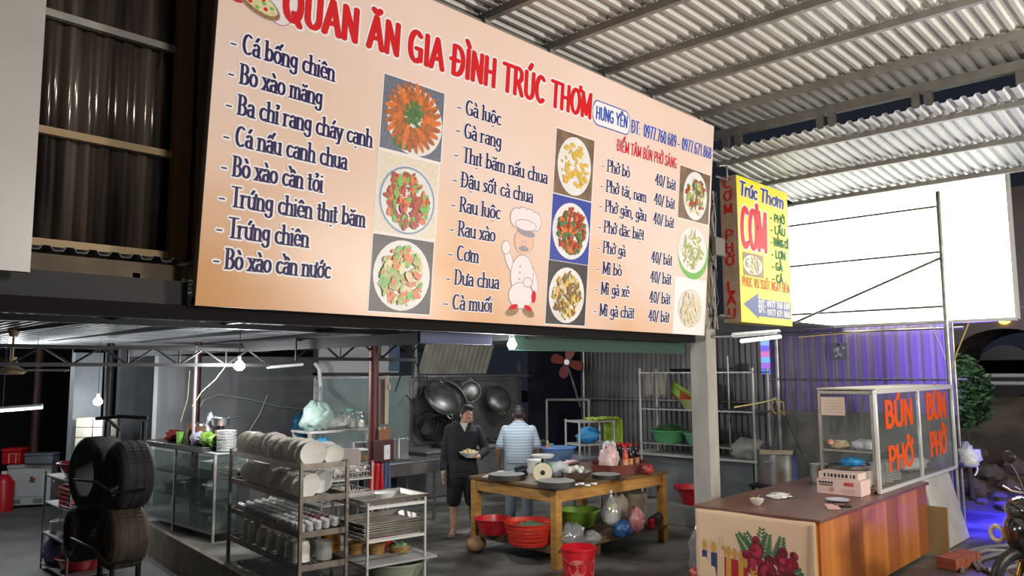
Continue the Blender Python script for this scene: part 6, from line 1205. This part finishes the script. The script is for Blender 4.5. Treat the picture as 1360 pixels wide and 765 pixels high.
p0 = atd(-14, 546, 10.5); p1 = atd(56, 541, 10.5); d = (p1-p0); t = thing('tube_lamp', 'white tube lamp fixture hung low in the dark yard', 'lamp', p0)
MB().tube([(0, 0, 0), tuple(d)], .022, n=12).done('tube', glow('tube_glow', 1.1, (.85, .95, 1)), t); MB().tube([(0, 0, .03), tuple(d+Vector((0, 0, .03)))], .02, n=6).done('housing', M('housing_grey', (.4, .42, .44), .5), t)
for k in (.25, .85): q = d*k; MB().cyl((q.x, q.y, .04), (q.x, q.y, 2.55-p0.z), .004, n=5).done('hanger', cab, t)
c = atd(15, 497, 9.2); t = thing('ceiling_fan', 'old beige ceiling fan with long thin blades under the low roof', 'ceiling fan', c); fanm = M('fan_beige', (.34, .25, .13), .45, c2=(.26, .18, .09), scale=5)
MB().lathe([(0, -.0), (.12, .0), (.15, .025), (.12, .06), (.06, .09), (.05, .2), (0, .2)], n=26).done('motor', fanm, t); MB().cyl((0, 0, .2), (0, 0, .46), .014).done('rod', fanm, t); MB().lathe([(0, .44), (.04, .44), (.075, .54), (.06, .56), (0, .56)], n=18).done('canopy', fanm, t)
MB().cyl((0, 0, .56), (0, 0, 2.6-c.z), .012).done('hanger', blackmetal, t)
for k in range(3):
    a = -.85+k*2*PI/3; g = MB(); g.T = Matrix.Rotation(a, 4, 'Z') @ Matrix.Rotation(.2, 4, 'X'); g.prism([(.1, -.02), (.2, -.05), (.68, -.065), (.7, 0), (.68, .065), (.2, .05), (.1, .02)], .04, .046); g.done('blade', M('fan_blade', (.22, .19, .15), .5), t)

t = thing('sign_lamp', 'slim tube lamp fixed under the yellow side sign', 'lamp', at(985, 453, Y=3.95)); d = at(1036, 447, Y=3.95)-at(985, 453, Y=3.95); MB().tube([(0, 0, 0), tuple(d)], .022, n=10).done('tube', glow('sign_tube_glow', 1.6), t); MB().tube([(-.12, .03, .06), (d.x+.03, d.y+.03, d.z+.06)], .03, n=6).done('housing', dullsteel, t); MB().cyl((-.1, .04, .05), (-.16, .28, .05), .014).done('bracket', dullsteel, t)
for k in range(6):
    rn = random.Random(k); P = [(7.56+rn.uniform(-.05, .15), 4.16+rn.uniform(-.03, .02), z) for z in (2.5, 2.8, 3.1, 3.4, 3.7, 4.0)]
    tag(MB().tube(P, .009, n=6).done('cable', cab if k % 2 else M('cable_grey', (.25, .24, .22), .6)), 'loose cable in the tangle on the upper part of the cement post', 'cable', 'cables on the post')
tag(MB().box(-.1, .1, -.03, .03, 0, .2).done('meter_box', M('meter_grey', (.2, .19, .17), .6), None, (7.72, 4.15, 3.3), bevel=.01), 'small grey meter box among the cables on the cement post', 'box')

# ================================================================== PEOPLE: one continuous body each, grown from joints, with clothes as children
def fuse(mb, name, mats, parent, voxel, smooth_it=6, loc=None):
    o = mb.done(name, mats, parent, loc); r = o.modifiers.new('r', 'REMESH'); r.mode = 'VOXEL'; r.voxel_size = voxel; r.use_smooth_shade = True
    q = o.modifiers.new('s', 'SMOOTH'); q.iterations = smooth_it; q.factor = .5
    dg = bpy.context.evaluated_depsgraph_get(); me = bpy.data.meshes.new_from_object(o.evaluated_get(dg)); o.modifiers.clear(); old = o.data; o.data = me; bpy.data.meshes.remove(old); me.name = name
    me.polygons.foreach_set('use_smooth', [True]*len(me.polygons))
    me.materials.clear()
    for m_ in (mats if isinstance(mats, list) else [mats]): me.materials.append(m_)
    return o
def limb(mb, pts, n=14, grow=0.):
    """a tapering limb through (x, y, z, r) joints, rounded at each joint"""
    for a, b in zip(pts, pts[1:]):
        A, B = Vector(a[:3]), Vector(b[:3]); mb.tube([A, A.lerp(B, .5), B], [a[3]+grow, (a[3]+b[3])/2+grow, b[3]+grow], n)
    for p in pts: mb.sph(p[:3], p[3]+grow, n, 9)
    return mb
def torso(mb, secs, n=24, grow=0.):
    vs = []; k = len(secs)
    for x, y, z, rx, ry in secs:
        for j in range(n):
            a = 2*PI*j/n; c, s_ = math.cos(a), math.sin(a); vs.append((x+(rx+grow)*math.copysign(abs(c)**.85, c), y+(ry+grow)*math.copysign(abs(s_)**.85, s_), z))
    fs = [tuple(range(n-1, -1, -1)), tuple(range((k-1)*n, k*n))]
    for i in range(k-1):
        for j in range(n): j2 = (j+1) % n; fs.append((i*n+j, i*n+j2, (i+1)*n+j2, (i+1)*n+j))
    return mb.add(vs, fs)
def hand(mb, w, d, palm, curl=.5, side=1, s=1.):
    """palm at wrist w, fingers along d, palm facing 'palm'; side decides where the thumb leaves"""
    w, d, palm = Vector(w), Vector(d).normalized(), Vector(palm); palm = (palm-d*palm.dot(d)).normalized(); u = d.cross(palm)*side
    for i in range(4): mb.tube([w+u*(i-1.5)*.012, w+d*.085*s+u*(i-1.5)*.021*s], [.016, .0125], 8); mb.sph(w+d*.085*s+u*(i-1.5)*.021*s, .0125, 8, 6)
    for i, L in enumerate((.068, .078, .072, .055)):
        p = w+d*.085*s+u*(1.5-i)*.021*s; dd = d.copy()
        for k in range(3):
            dd = (dd+palm*curl*(.5+.25*k)).normalized(); q = p+dd*L*s*(.45, .32, .23)[k]; mb.tube([p, q], [.0095-.0008*k, .0088-.0008*k], 8); mb.sph(q, .0088-.0008*k, 8, 6); p = q
    p = w+d*.025*s+u*.026*s; dd = (d*.6+u*.75+palm*.25).normalized()
    for k in range(2): q = p+dd*(.045, .034)[k]*s; mb.tube([p, q], [.0125, .0105], 8); mb.sph(q, .0105, 8, 6); p = q; dd = (dd+palm*curl*.6-u*.25).normalized()
    return mb
def head(mb, H):
    """head in its own frame: -y is the face, z up, origin at the base of the skull"""
    T0 = mb.T; mb.T = H
    mb.sph((0, .012, .105), (.074, .092, .092), 20, 14); mb.sph((0, -.02, .05), (.06, .072, .07), 18, 12); mb.sph((0, -.052, .005), (.038, .036, .03), 14, 9); mb.sph((0, -.066, .085), (.056, .028, .05), 14, 9)
    mb.sph((0, -.078, .1), (.05, .018, .012), 12, 7)
    for s_ in (-1, 1): mb.sph((s_*.032, -.074, .055), (.02, .018, .018), 10, 7); mb.sph((s_*.077, .012, .072), (.01, .022, .034), 10, 8); mb.sph((s_*.05, -.035, .01), (.02, .03, .03), 10, 7)
    mb.tube([(0, -.09, .088), (0, -.104, .062), (0, -.11, .05)], [.008, .011, .013], 10); mb.sph((0, -.108, .05), (.016, .014, .011), 10, 7)
    mb.sph((0, -.086, .022), (.024, .012, .007), 10, 6); mb.sph((0, -.084, .012), (.02, .012, .008), 10, 6)
    mb.T = T0; return mb
def face(H, parent, hairm):
    eyew = M('eye_white', (.55, .5, .46), .3); iris = M('iris_dark', (.015, .01, .008), .2); lips = M('lips', (.32, .12, .10), .5)
    for s_ in (-1, 1):
        g = MB(); g.T = H; g.sph((s_*.03, -.088, .082), (.013, .007, .0065), 10, 7); g.m(1).sph((s_*.03, -.0935, .082), (.0055, .004, .0058), 8, 6); g.done('eye', [eyew, iris], parent)
        g = MB(); g.T = H; g.tube([(s_*.014, -.099, .1), (s_*.032, -.099, .105), (s_*.05, -.088, .1)], [.003, .0042, .002], 6); g.done('eyebrow', hairm, parent)
    g = MB(); g.T = H; g.tube([(-.022, -.09, .0175), (0, -.099, .0185), (.022, -.09, .0175)], [.002, .0045, .002], 7); g.done('mouth', lips, parent)
skin = M('skin', (.46, .25, .16), .5, c2=(.50, .28, .185), scale=12, sss=.06); skin2 = M('skin_tan', (.30, .15, .09), .5, c2=(.34, .18, .11), scale=12, sss=.05)
hairm = M('black_hair', (.012, .010, .009), .55, bump=.4, scale=60)
def hair(H, parent, back=False):
    g = MB(); g.T = H
    g.sph((0, .022, .122), (.084, .098, .088), 18, 12); g.sph((0, .05, .085), (.078, .068, .07), 16, 10); g.sph((0, -.035, .185), (.06, .055, .03), 14, 9); g.sph((.02, -.06, .168), (.045, .035, .024), 12, 8)
    for s_ in (-1, 1): g.sph((s_*.072, .005, .108), (.014, .03, .042), 10, 8)
    o = fuse(g, 'hair', [hairm], parent, .006, 4); return o
def cut_above(o, f):
    """trim a garment where f(co) is negative"""
    import bmesh
    b = bmesh.new(); b.from_mesh(o.data); bmesh.ops.delete(b, geom=[v for v in b.verts if f(o.matrix_basis @ v.co) < 0], context='VERTS'); b.to_mesh(o.data); b.free(); o.data.update()
    q = o.modifiers.new('solid', 'SOLIDIFY'); q.thickness = .004; return o

# ---- the cook in black: local frame, -y faces the camera, x to the viewer's right
def facing(p): return math.atan2(p[1], p[0])-PI/2
P1 = Vector((7.03, 7.48, 0)); p1 = thing('person', 'person in black long sleeved shirt and dark shorts carrying a bowl of food', 'person', P1, facing(P1))
Hd = TR((.055, -.02, 1.435), rx=.06, rz=.45)
armR = [(-.165, .025, 1.325, .054), (-.22, .04, 1.05, .045), (-.245, -.03, .80, .03)]
armL = [(.19, .025, 1.31, .054), (.30, -.02, 1.06, .046), (.20, -.22, .995, .031)]
legR = [(-.085, .03, .84, .095), (-.105, .02, .47, .062), (-.115, .05, .085, .038)]
legL = [(.09, .03, .84, .095), (.13, .0, .47, .062), (.145, .06, .085, .038)]
tors = [(0, .02, .80, .155, .105), (0, .02, .90, .165, .11), (0, .015, 1.05, .155, .105), (.005, .02, 1.2, .18, .112), (.01, .025, 1.30, .185, .105), (.012, .03, 1.37, .12, .08), (.02, .02, 1.41, .065, .062)]
g = MB(); head(g, Hd); g.tube([(.02, .03, 1.35), (.035, .01, 1.42), (.05, .005, 1.48)], [.07, .058, .058], 14); torso(g, tors); limb(g, armR); limb(g, armL); limb(g, legR); limb(g, legL)
hand(g, (-.245, -.035, .79), (0, -.12, -1), (.9, -.2, .0), .25, 1); hand(g, (.20, -.225, .995), (-.75, -.66, .05), (0, .1, 1), .12, 1)
for L in (legR, legL): x, y = L[-1][0], L[-1][1]; g.tube([(x, y+.03, .045), (x, y-.06, .045), (x-.01, y-.16, .03)], [.04, .038, .026], 12); g.sph((x, y+.03, .04), (.036, .04, .04)); g.sph((x-.01, y-.16, .028), (.042, .05, .022))
fuse(g, 'body', [skin], p1, .0055, 3); face(Hd, p1, hairm); hair(Hd, p1)
blackcloth = M('black_cloth', (.009, .009, .013), .85, c2=(.018, .018, .024), scale=7, bump=.25)
g = MB(); torso(g, [(x, y, z, rx*1.02, ry*1.05) for x, y, z, rx, ry in tors[:-1]]+[(.02, .02, 1.40, .085, .075)], grow=.018); limb(g, armR[:2]+[(-.247, -.02, .84, .034)], grow=.014); limb(g, armL[:2]+[(.225, -.18, 1.0, .034)], grow=.014)
g.torus((.025, .02, 1.405), .078, .016, (.1, -.15, 1), 20, 8); g.torus((0, .02, .80), .16, .016, n=24, k=8, sy=.7)
fuse(g, 'shirt', [blackcloth], p1, .009, 5)
g = MB(); g.prism([(-.035, 1.415), (.075, 1.415), (.03, 1.30)], -.012, .004, TR((0, -.098, 0), rx=PI/2) if False else Matrix(((1, 0, 0, 0), (0, .0, 1, -.092), (0, 1, 0, 0), (0, 0, 0, 1)))); g.done('inner_collar', M('collar_white', (.6, .52, .5), .8), p1, bevel=.004)
for i in range(4): MB().sph((.012, -.125+.004*i, 1.24-.1*i), (.008, .005, .008), 8, 6).done('button', darkplastic, p1)
g = MB(); torso(g, [(0, .02, .72, .17, .12), (0, .02, .85, .172, .122), (0, .02, .93, .16, .11)]); limb(g, [(-.085, .03, .84, .115), (-.108, .02, .44, .098)]); limb(g, [(.09, .03, .84, .115), (.13, .0, .44, .098)]); fuse(g, 'shorts', [M('dark_shorts', (.010, .011, .016), .9, c2=(.016, .017, .022), scale=6)], p1, .011, 4)
for L in (legR, legL):
    x, y = L[-1][0]-.005, L[-1][1]; g = MB(); g.prism([(x-.045, y+.07), (x+.035, y+.07), (x+.04, y-.08), (x+.035, y-.19), (x-.02, y-.215), (x-.055, y-.17), (x-.045, y-.05)], .0, .018); sl = g.done('slipper', M('slipper_pink', (.42, .26, .24), .6), p1, bevel=.006)
    MB().torus((x, y-.1, .02), .05, .008, (0, 1, 0), a0=0, a1=PI).done('slipper_strap', M('strap_red', (.3, .1, .1), .6), p1)
R1 = Matrix.Rotation(facing(P1), 3, 'Z'); bl = P1+R1 @ Vector((.085, -.325, 1.003)); t = thing('food_bowl', 'shallow cream bowl of fried food in the hand of the cook in black', 'bowl', bl); MB().lathe([(0, .004), (.05, 0), (.055, .01), (.1, .035), (.125, .065), (.122, .066), (.095, .04), (0, .02)], n=30).done('bowl', ceramic, t); g = MB(); rn = random.Random(3)
for i in range(16): a = rn.uniform(0, 6.28); q = .08*math.sqrt(rn.random()); g.crumple((q*math.cos(a), q*math.sin(a), .06+.03*(1-q/.08)), (.026, .022, .02), i, 8, 6, .3)
stuff(g.done('fried_food', M('fried_gold', (.55, .36, .13), .6, c2=(.62, .48, .25), scale=30), t, sharp=3))

# ---- the man in the striped shirt, seen from behind: +y faces away from the camera
P2 = Vector((8.18, 7.56, 0)); p2 = thing('person', 'person in pale blue striped polo shirt seen from behind at the prep table', 'person', P2, facing(P2)-.08)
Hd2 = TR((.0, .075, 1.375), rx=.18, rz=PI+.1)
tors2 = [(0, -.0, .80, .16, .115), (0, -.0, .90, .17, .12), (0, .01, 1.02, .18, .122), (0, .03, 1.15, .205, .122), (0, .045, 1.24, .2, .105), (0, .06, 1.305, .125, .078), (0, .07, 1.345, .065, .062)]
aL = [(-.185, .05, 1.245, .054), (-.285, .04, 1.0, .046), (-.30, .16, .80, .031)]; aR = [(.185, .05, 1.245, .054), (.275, .05, .99, .046), (.30, .25, .90, .031)]
lg = [[(s_*.095, 0, .84, .1), (s_*.11, -.01, .46, .064), (s_*.115, .02, .085, .04)] for s_ in (-1, 1)]
g = MB(); head(g, Hd2); g.tube([(0, .06, 1.28), (0, .07, 1.35), (0, .075, 1.42)], [.07, .06, .06], 14); torso(g, tors2); limb(g, aL); limb(g, aR)
for L in lg:
    limb(g, L); x, y = L[-1][0], L[-1][1]; g.tube([(x, y-.03, .045), (x, y+.07, .045), (x, y+.16, .03)], [.04, .038, .03], 12)
hand(g, (-.30, .165, .795), (.05, .5, -.85), (.9, .3, 0), .35, -1); hand(g, (.30, .255, .897), (-.1, .9, -.35), (0, -.3, -1), .3, -1)
fuse(g, 'body', [skin2], p2, .0055, 3); face(Hd2, p2, hairm); hair(Hd2, p2)
def polo():
    m = M('striped_polo', (.36, .44, .50), .85); nt = m.node_tree; N = nt.nodes.new; L = nt.links.new; tc = N('ShaderNodeTexCoord'); w = N('ShaderNodeTexWave'); w.bands_direction = 'Z'; w.inputs['Scale'].default_value = 8; w.inputs['Distortion'].default_value = .8; L(tc.outputs['Object'], w.inputs['Vector'])
    r = N('ShaderNodeValToRGB'); r.color_ramp.elements[0].position = .72; r.color_ramp.elements[0].color = (.33, .39, .43, 1); r.color_ramp.elements[1].position = .85; r.color_ramp.elements[1].color = (.19, .25, .31, 1); L(w.outputs['Fac'], r.inputs[0]); L(r.outputs[0], nt.nodes['Principled BSDF'].inputs['Base Color']); return m
pm = polo()
g = MB(); torso(g, [(x, y, z, rx*1.04, ry*1.06) for x, y, z, rx, ry in tors2[:-1]]+[(0, .07, 1.335, .085, .075)], grow=.018); limb(g, [aL[0], (-.25, .042, 1.04, .062)], grow=.014); limb(g, [aR[0], (.24, .05, 1.04, .062)], grow=.014); g.torus((0, .072, 1.345), .074, .02, (0, .2, 1), 20, 8); fuse(g, 'polo_shirt', [pm], p2, .009, 5)
g = MB(); torso(g, [(0, 0, .70, .178, .13), (0, 0, .84, .178, .132), (0, 0, .90, .172, .126)])
for L in lg: limb(g, [(L[0][0], 0, .84, .112), (L[1][0], L[1][1], .46, .088), (L[2][0], L[2][1]-.01, .1, .07)])
fuse(g, 'trousers', [M('grey_jeans', (.17, .21, .25), .85, c2=(.23, .27, .31), scale=6)], p2, .011, 4)
for L in lg: x, y = L[-1][0], L[-1][1]; g = MB(); g.prism([(x-.045, y-.08), (x+.045, y-.08), (x+.05, y+.1), (x+.03, y+.2), (x-.03, y+.2), (x-.05, y+.1)], 0, .02); g.done('sandal', darkplastic, p2, bevel=.006)
